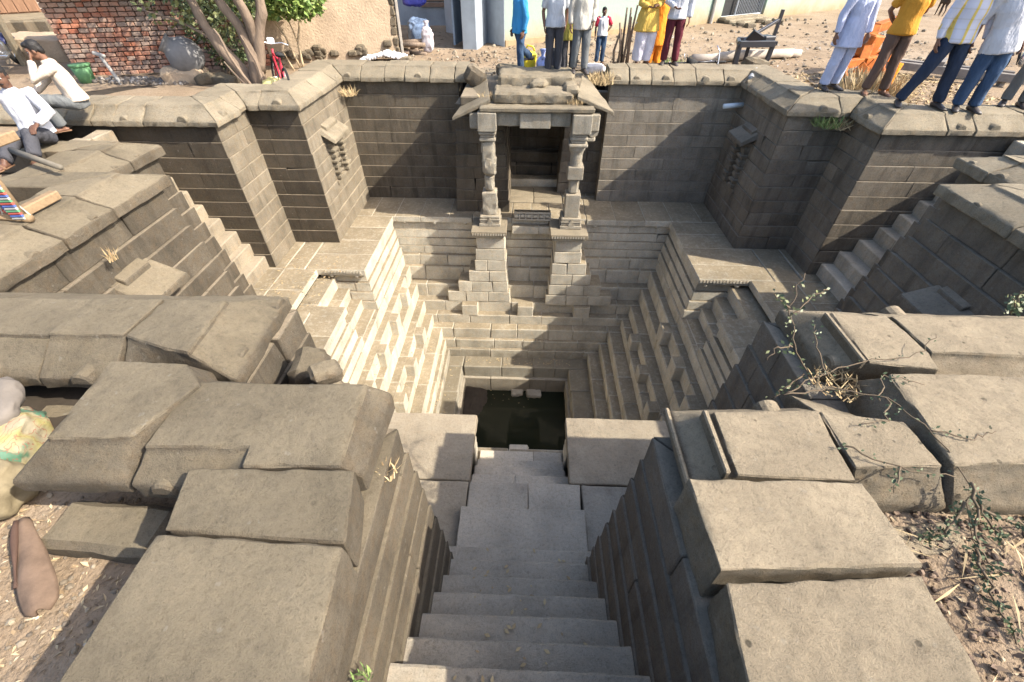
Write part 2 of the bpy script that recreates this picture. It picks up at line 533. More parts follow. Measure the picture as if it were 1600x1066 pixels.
mw_, mr_ = M['wall'], M['wallR']
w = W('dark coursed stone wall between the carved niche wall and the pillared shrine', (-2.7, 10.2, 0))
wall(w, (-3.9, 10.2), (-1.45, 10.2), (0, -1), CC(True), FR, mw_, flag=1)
coping(w, (-3.9, 10.2), (-1.25, 10.2), (0, -1), -1, 0, M['cope'], lens=(.38, .55), knobs=.6)
w = W('sunlit stone wall holding the hooded niche with ladder-like jambs', (-3.9, 9.1, 0))
wall(w, (-3.9, 8.0), (-3.9, 10.2), (1, 0), CV('alt'), CC(False), M['wallLit'], holes=[(.86, 1.14, .98, 1.78)], flag=0)
coping(w, (-3.9, 8.0), (-3.9, 10.2), (1, 0), 1, -1, M['cope'], cuts=[0, .95, 1.75, 2.2])
nich = w
w = W('stone buttress with one dark and one sunlit face near the leafy tree trunk', (-4.8, 7.5, 0))
wall(w, (-4.8, 8.0), (-3.9, 8.0), (0, -1), CC(True), CV('tla'), M['wallDim'], lens=(.4, .7), flag=0)
wall(w, (-4.8, 7.05), (-4.8, 8.0), (1, 0), CV('alt'), CC(False), M['wallLit'], lens=(.35, .7), flag=0)  # same buttress, lit side coloured paler than the front to strengthen the sun
coping(w, (-4.8, 8.0), (-3.9, 8.0), (0, -1), -1, 1, M['cope'], cuts=[0, .3, .9], knobs=.9)
coping(w, (-4.8, 7.05), (-4.8, 8.0), (1, 0), 1, -1, M['cope'], cuts=[0, .62, .95], knobs=.9)
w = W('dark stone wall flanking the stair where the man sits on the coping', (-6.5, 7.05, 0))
wall(w, (-8.6, 7.05), (-4.8, 7.05), (0, -1), FR, CV('tla'), M['wallDim'], flag=0)
coping(w, (-8.6, 7.05), (-4.8, 7.05), (0, -1), 0, 1, M['cope'], cuts=[0, .8, 1.55, 1.95, 2.3, 2.75, 3.8], knobs=.5)
corewall(w, [(-8.8, -5.06, 7.31, 8.2), (-8.8, -4.17, 8.26, 10.9), (-3.9, -1.5, 10.46, 11.2)], -1, 2.40, M['joint'])

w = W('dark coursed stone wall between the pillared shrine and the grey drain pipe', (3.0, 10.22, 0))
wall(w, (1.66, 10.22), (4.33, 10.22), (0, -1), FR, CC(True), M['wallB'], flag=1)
coping(w, (1.6, 10.22), (4.33, 10.22), (0, -1), 0, -1, M['cope'], cuts=[0, .42, .86, 1.3, 1.75, 2.3, 2.73], knobs=.8)
w = W('shaded stone wall holding the dark hooded niche below the drain pipe', (4.33, 9.1, 0))
wall(w, (4.33, 8.1), (4.33, 10.22), (-1, 0), CV('alt'), CC(False), mr_, holes=[(1.0, 1.24, .80, 1.74)], flag=0)
coping(w, (4.33, 8.1), (4.33, 10.22), (-1, 0), 1, -1, M['cope'], cuts=[0, .6, 1.2, 1.7, 2.12])
nichR = w
w = W('shaded stone buttress with weeds under its coping, people standing on top', (5.35, 7.7, 0))
wall(w, (4.33, 8.1), (5.35, 8.1), (0, -1), CV('tla'), CC(True), mr_, lens=(.4, .7), flag=0)
wall(w, (5.35, 7.2), (5.35, 8.1), (-1, 0), CV('alt'), CC(False), mr_, lens=(.35, .7), flag=0)
coping(w, (4.33, 8.1), (5.35, 8.1), (0, -1), 1, -1, M['cope'], cuts=[0, .78, 1.02], knobs=.9)
coping(w, (5.35, 7.2), (5.35, 8.1), (-1, 0), 1, -1, M['cope'], cuts=[0, .6, .9], knobs=.9)
w = W('half sunlit stone wall beside the stair under the striped shirt man', (7.0, 7.2, 0))
wall(w, (5.35, 7.2), (9.6, 7.2), (0, -1), CV('tla'), FR, mr_, flag=0)
coping(w, (5.35, 7.2), (9.6, 7.2), (0, -1), 1, 0, M['cope'], cuts=[0, .85, 1.25, 2.0, 2.7, 3.5, 4.25], knobs=.8)
corewall(w, [(5.61, 9.8, 7.46, 8.3), (4.6, 9.8, 8.36, 10.9), (1.7, 4.55, 10.48, 11.2)], -1, 2.40, M['joint'])

HOODS = []
# nearer walls, right and left of the two side stairs
for sgn, xm, xa, y0, y1, y2, mat, cm, la, lb, lc in (
        (-1, -4.15, -4.85, 2.6, 4.75, 5.72, M['wall'], M['copeL'], 'stepped stone wall with a roof-like niche hood beside the wooden rope cot',
         'low stone wall corner by the seated man, beside the descending stair', 'stone wall with broken coping slabs near the printed sacks'),
        (1, 4.62, 5.45, 2.6, 4.85, 5.72, M['wallR'], M['cope'], 'dark stepped stone wall with a lone projecting hood in the shade',
         'shaded stone wall corner beside the stair with a round boss on its slab', 'stone wall with pale pitted slabs and dry creeper stems')):
    n = (-sgn, 0)
    w = W(la, (xm, 3.7, 0))
    wall(w, (xm, y0), (xm, y1), n, CC(True), CV('alt'), mat, lens=(.55, 1.0), setb=.032, flag=0)
    wall(w, (xm, y1), (xa, y1), (0, 1), CV('tla'), CC(True), mat, lens=(.4, .8), flag=0)
    cc = [0, .75, 1.35, y1 - y0] if sgn < 0 else [0, .7, 1.3, y1 - y0]
    coping(w, (xm, y0), (xm, y1), n, -1, 1, cm, prof=LOW, cuts=cc, knobs=.8, dense=(.06, .005, 2.5, .003))
    coping(w, (xm, y1), (xa, y1), (0, 1), 1, -1, cm, prof=LOW, lens=(.5, .8), knobs=0)
    HOODS.append((w, xm))
    w2 = W(lb, (xa, 5.2, 0))
    wall(w2, (xa, y1), (xa, y2), n, CC(False), CV('alt'), mat, lens=(.4, .7), setb=.03, flag=0)
    wall(w2, (xa, y2), (xa + sgn * 3.6, y2), (0, 1), CV('tla'), FR, mat, lens=(.6, 1.2), flag=0)
    coping(w2, (xa, y1), (xa, y2), n, -1, 1, cm, prof=LOW, cuts=[0, .45, y2 - y1], knobs=.9, dense=(.06, .005, 2.5, .003))
    coping(w2, (xa, y2), (xa + sgn * 3.6, y2), (0, 1), 1, 0, cm, prof=LOW, cuts=[0, .8, 1.6, 2.5, 3.6], knobs=0, dense=(.08, .005, 2.5, .003))
    xj = -1.72 if sgn < 0 else 1.78
    xs = -.70 if sgn < 0 else .75
    w3 = W(lc, (sgn * 2.8, 2.3, 0))
    wall(w3, (xm, y0), (xj, y0), (0, 1), CC(False), CV('alt'), mat, lens=(.7, 1.2), flag=0)
    wall(w3, (xj, 1.52), (xj, y0), n, CC(True), CV('tla'), mat, lens=(.35, .6), flag=0)
    wall(w3, (xj, 1.52), (xs, 1.52), (0, 1), CC(False), CV('tla'), mat, lens=(.35, .6), flag=0)
    w4 = W('weathered stone wall under the widest flat slab, sunlit side of the stair' if sgn < 0 else
           'shaded stone wall under the pale pitted slabs, dark side of the stair', (xs, .6, 0))
    wall(w4, (xs, -1.2), (xs, 1.52), n, FR, CV('alt'), M['copeL'] if sgn < 0 else M['wallR'], lens=(.7, 1.5), setb=.016, flag=0)
    if sgn < 0: wL3, wL4 = w3, w4
    else: wR3, wR4 = w3, w4
    g = .27
    if sgn < 0:
        corewall(w3, [(xm - 1.5, xm - .3, y0 - .6, y1 - .25), (xm - .2, xj - g, 1.5, y0 - g)], -1, 2.3, M['joint'])
        corewall(w4, [(-1.42, xs - g, -1.2, 1.25)], -1, 2.38, M['joint'])
    else:
        corewall(w3, [(xm + .3, xm + 1.5, y0 - .6, y1 - .25), (xj + g, xm + .2, 1.5, y0 - g)], -1, 2.3, M['joint'])
        corewall(w4, [(xs + g, 1.48, -1.2, 1.25)], -1, 2.38, M['joint'])

# ------------------------------------------------------------------ the great slabs either side of the near stair
def slab(parent, top, zt=2.70, lip=None, zl=2.53, zb=2.43, mat=None, dense=(.05, .013, 2.6, .004), name='coping_stone', tilt=None):
    """polygon slab: flat top ring, sloping down to the lip ring, short vertical edge"""
    n = len(top)
    lip = lip or top
    ring = [] if lip is top else [(x, y, zt - .02) for x, y in top]
    V = [(x, y, zt) for x, y in top] + ring + [(x, y, zl) for x, y in lip] + [(x, y, zb) for x, y in lip]
    if tilt: V = [(x, y, z + tilt[0] * (x - top[0][0]) + tilt[1] * (y - top[0][1])) for x, y, z in V]
    k = len(V) // n
    F = [tuple(range(n)), tuple(range(k * n - 1, (k - 1) * n - 1, -1))]
    for r in range(k - 1):
        for i in range(n):
            j = (i + 1) % n
            F.append((r * n + j, r * n + i, (r + 1) * n + i, (r + 1) * n + j))
    bm = bmesh.new()
    vv = [bm.verts.new(v) for v in V]
    for f in F: bm.faces.new([vv[i] for i in f])
    bmesh.ops.remove_doubles(bm, verts=bm.verts, dist=.0005)
    bmesh.ops.recalc_face_normals(bm, faces=bm.faces)
    bmesh.ops.bevel(bm, geom=list(bm.edges), offset=.008, segments=1, affect='EDGES', profile=.6, clamp_overlap=True)
    bm.verts.index_update()
    o = mesh_obj(name, [v.co.copy() for v in bm.verts], [tuple(v.index for v in f.verts) for f in bm.faces], mat, parent)
    bm.free()
    if dense: rockify(o, *dense)
    return o
ML, MR = M['copeL'], M['copeR']
slab(wL4, [(-1.5, -1.2), (-.67, -1.2), (-.665, .3), (-.70, .735), (-1.48, .76)], 2.71, zl=2.6, mat=ML, dense=(.035, .008, 1.8, .0025))
slab(wL4, [(-1.475, .775), (-.70, .755), (-.765, 1.085), (-1.53, 1.07)], 2.695, zl=2.6, mat=ML, dense=(.035, .008, 2.0, .0025))
s = slab(wL4, [(-1.29, 1.085), (-.83, 1.10), (-.85, 1.62), (-1.82, 1.60), (-1.81, 1.17), (-1.31, 1.19)], 2.70,
         [(-1.50, 1.085), (-.755, 1.12), (-.745, 1.66), (-1.84, 1.72), (-1.86, 1.04), (-1.50, 1.03)], 2.575, 2.45, mat=ML, dense=(.035, .008, 2.0, .0025))
knob(s, (-1.70, 1.12, 2.53), (0, -1), .07, .2, ML)
s = slab(wL3, [(-2.29, 1.18), (-1.88, 1.20), (-1.74, 1.56), (-1.90, 1.71), (-2.35, 1.71)], 2.73,
         [(-2.46, 1.04), (-1.90, 1.05), (-1.70, 1.58), (-1.88, 1.80), (-2.42, 1.78)], 2.56, 2.47, mat=ML, dense=(.035, .008, 2.0, .0025))
zc = [(-3.62, -2.95), (-2.94, -2.47)]
for a, b in [(-4.3, -3.63)] + zc:
    s = slab(wL3, [(a, 1.95), (b, 1.955), (b + .01, 2.34), (a, 2.33)], 2.70 + J(.01), [(a, 1.73), (b, 1.73), (b + .01, 2.60), (a, 2.60)], 2.535, 2.445, mat=ML, dense=(.045, .008, 2.0, .0025))
    knob(s, ((a + b) / 2 + .05, 1.81, 2.52), (0, -1), .07, .2, ML)
s = slab(wL3, [(-2.455, 1.96), (-2.15, 1.86), (-1.98, 1.82), (-2.02, 2.34), (-2.455, 2.345)], 2.70,
         [(-2.46, 1.80), (-2.16, 1.84), (-1.72, 1.76), (-1.76, 2.62), (-2.46, 2.60)], 2.54, 2.44, mat=ML, dense=(.035, .010, 2.4, .004))
knob(s, (-1.86, 1.97, 2.52), (1, 0), .07, .2, ML)
knob(s, (-1.86, 2.50, 2.52), (1, 0), .075, .2, ML)
# right hand side
slab(wR4, [(.745, -1.2), (1.55, -1.2), (1.56, .38), (1.575, .72), (.80, .665), (.765, .30)], 2.70, zl=2.6, mat=MR, dense=(.035, .010, 2.0, .005))
slab(wR4, [(.785, .69), (1.58, .745), (1.545, 1.095), (.765, 1.10)], 2.715, zl=2.6, mat=MR, dense=(.035, .010, 2.0, .005))
s = slab(wR4, [(1.00, 1.125), (1.545, 1.11), (1.56, 1.53), (1.0, 1.50)], 2.70, [(.83, 1.12), (1.56, 1.115), (1.58, 1.66), (.83, 1.62)], 2.55, 2.45, mat=MR, dense=(.03, .008, 2.0, .0025))
knob(s, (1.38, 1.60, 2.56), (0, 1), .07, .12, MR)
mesh = MB(); mesh.box((.822, 1.37, 2.552), (.026, .50, .05), ch=.008)
mesh.box((.962, 1.315, 2.675), (.030, .37, .07), (0, 0, .0), ch=.008)
mesh.obj('raised_edge', MR, s)
s = slab(wR3, [(1.575, 1.19), (2.01, 1.215), (1.98, 1.48), (1.575, 1.53)], 2.69, [(1.585, 1.09), (2.04, 1.09), (2.03, 1.56), (1.59, 1.79)], 2.53, 2.43, mat=MR, dense=(.035, .010, 2.0, .005))
s = slab(wR3, [(2.03, 1.21), (2.43, 1.24), (2.9, 1.27), (2.9, 1.80), (2.5, 1.82), (2.08, 1.81), (2.06, 1.50)], 2.71, [(2.05, 1.09), (2.42, 1.09), (2.9, 1.10), (2.9, 1.84), (2.52, 1.84), (1.99, 1.90), (1.93, 1.45)], 2.53, 2.43, mat=MR, dense=(.035, .010, 2.0, .005))
s = slab(wR3, [(2.03, 1.90), (2.41, 1.86), (2.44, 1.99), (2.40, 2.36), (2.04, 2.37)], 2.70, [(1.88, 1.98), (2.42, 1.85), (2.45, 1.98), (2.41, 2.60), (1.86, 2.60)], 2.54, 2.44, mat=MR, dense=(.035, .010, 2.2, .003))
mesh = MB(); mesh.box((2.005, 2.13, 2.675), (.032, .46, .07), ch=.008); mesh.obj('raised_edge', MR, s)
knob(s, (1.985, 2.02, 2.55), (-1, 0), .07, .16, MR)
for a, b in [(2.455, 3.28), (3.30, 4.1), (4.12, 4.8)]:
    s = slab(wR3, [(a, 2.0), (b, 1.98), (b, 2.36), (a - .03, 2.36)], 2.70 + J(.008), [(a, 1.82), (b, 1.81), (b, 2.60), (a - .03, 2.60)], 2.535, 2.44, mat=MR, dense=(.04, .010, 2.0, .005))
    if a < 3: knob(s, (2.62, 2.52, 2.55), (0, 1), .075, .12, MR)
# ------------------------------------------------------------------ stairs
def steps(root, lst, mat, axis, dense=False):
    """lst = (low end, high end along the stair axis, z0, z1, side0, side1); each step is split in one or two stones"""
    for (a, b, z0, z1, s0, s1) in lst:
        cut = [s0, s1] if R.random() < .45 or dense else [s0, s0 + (s1 - s0) * R.uniform(.3, .7), s1]
        for p, q in zip(cut, cut[1:]):
            if axis == 'y': o = rbox('step', p + .002, q - .002, a, b, z0, z1 + J(.004), mat, root, R.uniform(.010, .018), .005)
            else: o = rbox('step', a, b, p + .002, q - .002, z0, z1 + J(.004), mat, root, R.uniform(.010, .018), .005)
            if dense: rockify(o, .05, .006, 4, .003, .009)
st = thing('staircase', 'shaded stone stair descending between the two big slabs to the water', 'stairs', (0, .9, 0), group='stairs of the stepwell')
far = [1.79, 1.58, 1.365, 1.16, .95, .75, .565, .41, .24, .07, -.1]
L = []
for i, y in enumerate(far):
    L.append(((far[i + 1] if i + 1 < len(far) else -1.2) - .05, y, .24 * i - .05, .24 * (i + 1), -.74, .79))
steps(st, L, M['stair'], 'y', True)
tread = lambda n, x0, x1, y0, y1, z0, z1, mat, root: rockify(rbox(n, x0, x1, y0, y1, z0, z1, mat, root, .008, .002), .07, .006, 4, .003, .005)
tread('step', -.60, .70, 1.72, 2.262, -.15, .115, M['stair'], st)
sl_ = thing('staircase', 'sunlit stone steps rising towards the two seated men', 'stairs', (-5.6, 6.4, 0), group='stairs of the stepwell')
xs_ = [-4.79, -4.99, -5.14, -5.34, -5.54, -5.69, -5.83, -6.0, -6.2, -6.4, -6.6]
steps(sl_, [(xs_[i + 1] - .05 if i < 10 else -7, xs_[i], .238 * i - .05, .238 * (i + 1), 5.70, 7.0) for i in range(10)], M['land'], 'x')
sr_ = thing('staircase', 'shaded stone steps descending beside the half sunlit wall', 'stairs', (6.3, 6.4, 0), group='stairs of the stepwell')
xr_ = [5.40, 5.60, 5.83, 6.06, 6.26, 6.46, 6.66, 6.86, 7.06, 7.26, 7.5]
steps(sr_, [(xr_[i], xr_[i + 1] + .05 if i < 10 else 7.6, .238 * i - .05, .238 * (i + 1), 5.70, 7.16) for i in range(10)], M['stair'], 'x')

# ------------------------------------------------------------------ ledge (z = 0) round the pit
lg = thing('stone_ledge', 'paved stone ledge running round the pit below the walls', 'ledge', (0, 9.6, 0))
def pave(x0, x1, y0, y1, nx, ny, mat=None, z=0.0, th=.13, root=lg, name='paving_slab', dense=None):
    xs = [x0 + (x1 - x0) * i / nx + (J(.08) if 0 < i < nx else 0) for i in range(nx + 1)]
    for i in range(nx):
        ys = [y0 + (y1 - y0) * j / ny + (J(.06) if 0 < j < ny else 0) for j in range(ny + 1)]
        for j in range(ny):
            o = rbox(name, xs[i] + .002, xs[i + 1] - .002, ys[j] + .002, ys[j + 1] - .002, z - th + J(.002), z + J(.004), mat or M['pit'], root, R.uniform(.006, .012), .003)
            if dense: rockify(o, *dense)
XL, XR, YB, YN = -2.97, 3.19, 9.08, 3.57
pave(-4.1, -1.20, YB, 10.3, 5, 1)
pave(1.36, 4.55, YB, 10.3, 5, 1)
pave(-.30, .52, YB + .02, 9.9, 2, 1)
pave(-1.19, -.31, YB + .04, 9.9, 2, 1); pave(.53, 1.35, YB + .04, 9.9, 2, 1)
pave(-1.5, -.49, 9.91, 10.4, 2, 1); pave(.87, 2.0, 10.31, 10.75, 2, 1); pave(.87, 1.35, 9.91, 10.3, 1, 1)
pave(-4.1, XL, 6.87, YB - .01, 1, 4)
pave(-5.0, -4.11, 6.87, 8.2, 2, 1)
pave(-5.0, -3.87, 5.6, 6.86, 2, 2)
pave(-4.45, -3.51, YN - .02, 5.59, 1, 3); pave(-3.50, XL, YN - .02, 5.765, 1, 3)
pave(XR, 4.55, 6.83, YB - .01, 1, 4)
pave(4.56, 5.55, 6.83, 8.3, 2, 1)
pave(4.12, 5.55, 5.6, 6.82, 2, 2)
pave(3.82, 4.95, YN - .02, 5.59, 1, 3); pave(XR, 3.80, YN - .02, 5.70, 1, 3)
dn = (.06, .006, 3, .003, .005)
pave(-2.0, -.555, 2.63, YN, 1, 1, M['land'], dense=dn); pave(-4.2, -2.01, 2.63, YN - .03, 3, 1)
pave(.575, 2.2, 2.63, YN, 1, 1, M['land'], dense=dn); pave(2.21, 4.6, 2.63, YN - .03, 3, 1)
pave(-1.70, -.56, 1.42, 2.62, 1, 1, M['land'], dense=dn); pave(.70, 1.76, 1.42, 2.62, 1, 1, M['stair'], dense=dn)
pave(-.555, .11, 2.270, 2.625, 1, 1, M['stair'], dense=(.06, .003, 3, .002, .002)); pave(.111, .695, 2.270, 2.625, 1, 1, M['stair'], dense=(.06, .003, 3, .002, .002))
# carved edge below the slabs
def dentils(root, P0, P1, n, z, mat, w=.035, step=.06, h=.045):
    P0 = Vector((P0[0], P0[1], z)); P1 = Vector((P1[0], P1[1], z)); n = Vector((n[0], n[1], 0))
    d = P1 - P0; L = d.length; d.normalize()
    m = MB(); ang = math.atan2(d.y, d.x)
    k = int(L / step)
    for i in range(k):
        c = P0 + d * (step * (i + .5)) + n * .006
        m.box((c.x, c.y, z), (w, .024, h), (0, 0, ang))
    if k:
        o = m.obj('carved_band', mat, root); o['kind'] = 'stuff'
def pendants(root, P0, P1, n, z, mat, step=.55):
    P0 = Vector((P0[0], P0[1], z)); P1 = Vector((P1[0], P1[1], z)); n = Vector((n[0], n[1], 0))
    d = P1 - P0; L = d.length; d.normalize()
    k = max(1, int(L / step))
    for i in range(k + 1):
        c = P0 + d * (.06 + (L - .12) * i / k) - n * .045
        m = MB()
        m.tube([c, c - Vector((0, 0, .03)), c - Vector((0, 0, .055)), c - Vector((0, 0, .065))], [.045, .045, .028, .008], 10)
        m.obj('pendant', mat, root, True)
dentils(lg, (-3.76, 6.87), (-2.99, 6.87), (0, -1), -.045, M['pit'])
dentils(lg, (3.21, 6.83), (4.2, 6.83), (0, -1), -.045, M['pit'])
pendants(lg, (-3.7, 6.87), (-3.1, 6.87), (0, -1), -.13, M['pit'], .35); pendants(lg, (3.3, 6.83), (4.0, 6.83), (0, -1), -.13, M['pit'], .6)
pendants(lg, (-2.8, YB), (-1.3, YB), (0, -1), -.13, M['pit']); pendants(lg, (1.5, YB), (3.0, YB), (0, -1), -.13, M['pit'])

# ------------------------------------------------------------------ pit: steep upper wall, then the stepped sides down to the water
ZT = [-.9, -1.15, -1.5, -1.85, -2.13, -2.37, -2.66, -2.92, -3.16]
OB = [.12, .22, .42, .62, .80, 1.02, 1.10, 1.17, 1.52]
OL = [.12, .26, .42, .60, .79, 1.02, 1.10, 1.17, 1.51]
OR = [.10, .24, .42, .64, .83, 1.12, 1.31, 1.58, 2.04]
BK = lambda t: YB - OB[t]
NR = lambda t: YN + OB[t]
LF = lambda t: XL + OL[t]
RT = lambda t: XR - OR[t]
def bank(label, loc): return thing('stepped_bank', label, 'steps', loc, group='stepped sides of the pit')
bb = bank('far stepped side of the pit below the shrine pillars', (0, 8, -2))
bl = bank('sunlit stepped side of the pit with rows of small blocks', (-2.2, 6.3, -2))
br = bank('shaded stepped side of the pit with wide treads', (2.4, 6.3, -2))
bn = bank('nearest stepped side of the pit, under the paired landing slabs', (0, 4.4, -2))
mp = M['pit']
zw = -.13; hw = (.9 - .13) / 4
ex = dict(z0=-.9, nc=4, ch=hw, setb=.045, depth=.26, jut=.005)
exb = dict(ex, setb=.028)
wall(bb, (XL - .05, YB + .05), (XR + .05, YB + .05), (0, -1), CC(True), CC(True), mp, lens=(.5, 1.0), **exb)
wall(bl, (XL - .05, 6.97), (XL - .05, YB + .05), (1, 0), CV(True), CC(False), mp, lens=(.5, 1.0), **ex)
wall(bl, (-3.9, 6.97), (XL - .05, 6.97), (0, -1), FR, CV(False), mp, lens=(.4, .8), **ex)
wall(bl, (XL - .05, YN), (XL - .05, 5.70), (1, 0), CC(False), CV(True), mp, lens=(.5, 1.0), **ex)
wall(bl, (-3.9, 5.70), (XL - .05, 5.70), (0, 1), FR, CV(False), mp, lens=(.4, .8), **ex)
wall(br, (XR + .05, 6.93), (XR + .05, YB + .05), (-1, 0), CV(True), CC(False), mp, lens=(.5, 1.0), **ex)
wall(br, (XR + .05, 6.93), (4.2, 6.93), (0, -1), CV(False), FR, mp, lens=(.4, .8), **ex)
wall(br, (XR + .05, YN), (XR + .05, 5.64), (-1, 0), CC(False), CV(True), mp, lens=(.5, 1.0), **ex)
wall(br, (XR + .05, 5.64), (4.2, 5.64), (0, 1), CV(False), FR, mp, lens=(.4, .8), **ex)
wall(bn, (XL, YN - .05), (-.6, YN - .05), (0, 1), CC(True), FR, mp, lens=(.6, 1.0), **ex)
wall(bn, (.62, YN - .05), (XR, YN - .05), (0, 1), FR, CC(True), mp, lens=(.6, 1.0), **ex)
def row(root, side, t, a0, a1, lens=(.5, 1.05), mat=mp):
    z1 = ZT[t]; z0 = (ZT[t + 1] if t + 1 < len(ZT) else -3.52) - .04
    prev = {'b': OB, 'n': OB, 'l': OL, 'r': OR}[side]
    bk = (prev[t - 1] if t else .04) - .14
    for a, b in zip(*(lambda c: (c, c[1:]))(splits(a1 - a0, *lens))):
        a += a0 + .002; b += a0 - .002
        e = J(.006); zz = z1 + J(.004); ch = R.uniform(.010, .022)
        if side == 'b': rbox('stone', a, b, BK(t) + e, YB - bk, z0, zz, mat, root, ch, .006)
        elif side == 'n': rbox('stone', a, b, YN + bk, NR(t) + e, z0, zz, mat, root, ch, .006)
        elif side == 'l': rbox('stone', XL + bk, LF(t) + e, a, b, z0, zz, mat, root, ch, .006)
        else: rbox('stone', RT(t) + e, XR - bk, a, b, z0, zz, mat, root, ch, .006)
for t in range(9):
    row(bb, 'b', t, LF(max(t - 1, 0)) - .22, RT(max(t - 1, 0)) + .22)
    row(bn, 'n', t, LF(max(t - 1, 0)) - .22, RT(max(t - 1, 0)) + .22, (.8, 1.3))
    row(bl, 'l', t, NR(t) + .004, BK(t) - .004)
    row(br, 'r', t, NR(t) + .004, BK(t) - .004)
def blk(root, x0, x1, y0, y1, z0, z1): rbox('block', x0, x1, y0, y1, z0, z1 + .004, mp, root, .014, .006)
for y in (7.74, 6.79, 5.84, 4.9):
    blk(bl, LF(1) - .03, LF(2) - .004, y, y + .27, ZT[2] - .02, ZT[1])
    blk(br, RT(2) + .004, RT(1) + .03, y - 1.07 if y > 7 else y - 1.1, (y - 1.07 if y > 7 else y - 1.1) + .3, ZT[2] - .02, ZT[1])
for y in (7.19, 6.22, 5.25):
    blk(bl, LF(3) - .03, LF(4) - .004, y, y + .27, ZT[4] - .02, ZT[3])
    blk(br, RT(4) + .004, RT(3) + .03, y - .03, y + .24, ZT[4] - .02, ZT[3])
for x in (-1.47, -.14, 1.20):
    blk(bb, x, x + .38 if x else x + .3, BK(4) + .004, BK(3) + .03, ZT[4] - .02, ZT[3])
blk(bn, -.14, .16, NR(4) - .02, NR(5), ZT[5], ZT[4])
# short stairs from the ledge into the pit
s1 = thing('staircase', 'short sunlit steps from the ledge down to the block rows', 'stairs', (-3.4, 6.3, -.5), group='stairs of the stepwell')
steps(s1, [(-3.66 - .3, -3.615, -.6, -.225, 5.68, 6.99), (-3.7, -3.39, -.8, -.46, 5.68, 6.99), (-3.45, -3.18, -1, -.68, 5.68, 6.99), (-3.25, -2.94, -1.1, -.885, 5.68, 6.99)], mp, 'x')
s2 = thing('staircase', 'short shaded steps from the ledge beside the lone lit slab corner', 'stairs', (3.6, 6.3, -.5), group='stairs of the stepwell')
steps(s2, [(3.84, 4.2, -.6, -.2, 5.62, 6.95), (3.62, 3.9, -.8, -.43, 5.62, 6.95), (3.42, 3.7, -1, -.67, 5.62, 6.95), (3.18, 3.5, -1.1, -.885, 5.62, 6.95)], mp, 'x')
s3 = thing('staircase', 'narrow grey steps dropping between the two landing slabs to water', 'stairs', (0, 3.1, -.5), group='stairs of the stepwell')
steps(s3, [(2.60, 2.84, -.6, -.2, -.57, .60), (2.7, 3.11, -.8, -.42, -.57, .60), (2.95, 3.33, -1, -.64, -.57, .6), (3.2, 3.62, -1.1, -.86, -.57, .6)], M['stair'], 'y')
rbox('step', -.15, .12, 3.60, 3.76, -1.1, -.90, M['stair'], s3, .012)
# shaft and water
shaft = tag(thing('tank_wall', 'stone rim and walls of the small water tank at the bottom', 'wall', (0, 6, -3.5)), kind='thing')
XA, XB, YA_, YC_ = LF(8), RT(8), NR(8), BK(8)
for (x0, x1, y0, y1) in ((XA - .1, XB + .1, YC_ - .07, YC_ + .3), (XA - .1, XB + .1, YA_ - .3, YA_ + .07), (XA - .3, XA + .06, YA_, YC_ - .075), (XB - .06, XB + .3, YA_, YC_ - .075)):
    c = splits(x1 - x0 if x1 - x0 > y1 - y0 else y1 - y0, .6, 1.1)
    for a, b in zip(c, c[1:]):
        if x1 - x0 > y1 - y0: rbox('stone', x0 + a + .003, x0 + b - .003, y0, y1, -4.3, -3.5, M['stair'], shaft, .015, .008)
        else: rbox('stone', x0, x1, y0 + a + .003, y0 + b - .003, -4.3, -3.5, M['stair'], shaft, .015, .008)
m, nt, b = nodes_of('dark_water'); N = NT(nt)
b.inputs['Base Color'].default_value = (.012, .014, .008, 1); b.inputs['Roughness'].default_value = .06; b.inputs['IOR'].default_value = 1.33
N.l(N.bump(N.noise(N.n('ShaderNodeNewGeometry').outputs['Position'], 5, 3), .08, .02), b.inputs['Normal'])
tag(mesh_obj('water', [(XA - .2, YA_ - .2, -3.93), (XB + .2, YA_ - .2, -3.93), (XB + .2, YC_ + .2, -3.93), (XA - .2, YC_ + .2, -3.93)], [(0, 1, 2, 3)], m), kind='structure')

rockify(rbox('shaft_stone', -.25, .05, YC_ - .26, YC_ - .05, -4.1, -3.86, M['stair'], shaft, .03, .02), .05, .02, 6, .01)
rockify(rbox('shaft_stone', .12, .5, YC_ - .30, YC_ - .06, -4.1, -3.84, M['stair'], shaft, .03, .02), .05, .02, 6, .01)
# ------------------------------------------------------------------ pillared shrine on the far side
sh = thing('shrine', 'small ruined stone shrine with two pillars and a rubble roof', 'shrine', (.1, 9.2, 0))
ms = M['pit']; md = M['wall']
wall(sh, (-1.45, 9.52), (-.5, 9.52), (0, -1), CV(True), CV(True), md, nc=9, lens=(.25, .5), depth=.2, flag=0)
wall(sh, (-.5, 9.52), (-.5, 11.6), (1, 0), CV(False), FR, md, nc=9, lens=(.5, .9), depth=.2)
wall(sh, (-1.45, 9.52), (-1.45, 10.2), (-1, 0), CV(False), FR, md, nc=9, lens=(.4, .7), depth=.2)
wall(sh, (.87, 10.62), (2.0, 10.62), (0, -1), CV(True), FR, M['wallR'], nc=9, lens=(.3, .7), depth=.2)
wall(sh, (.87, 10.62), (.87, 11.6), (-1, 0), CV(False), FR, M['wallR'], nc=9, lens=(.5, .9), depth=.2)
wall(sh, (-.5, 11.6), (.87, 11.6), (0, -1), FR, FR, md, nc=9, lens=(.5, .8), depth=.2)
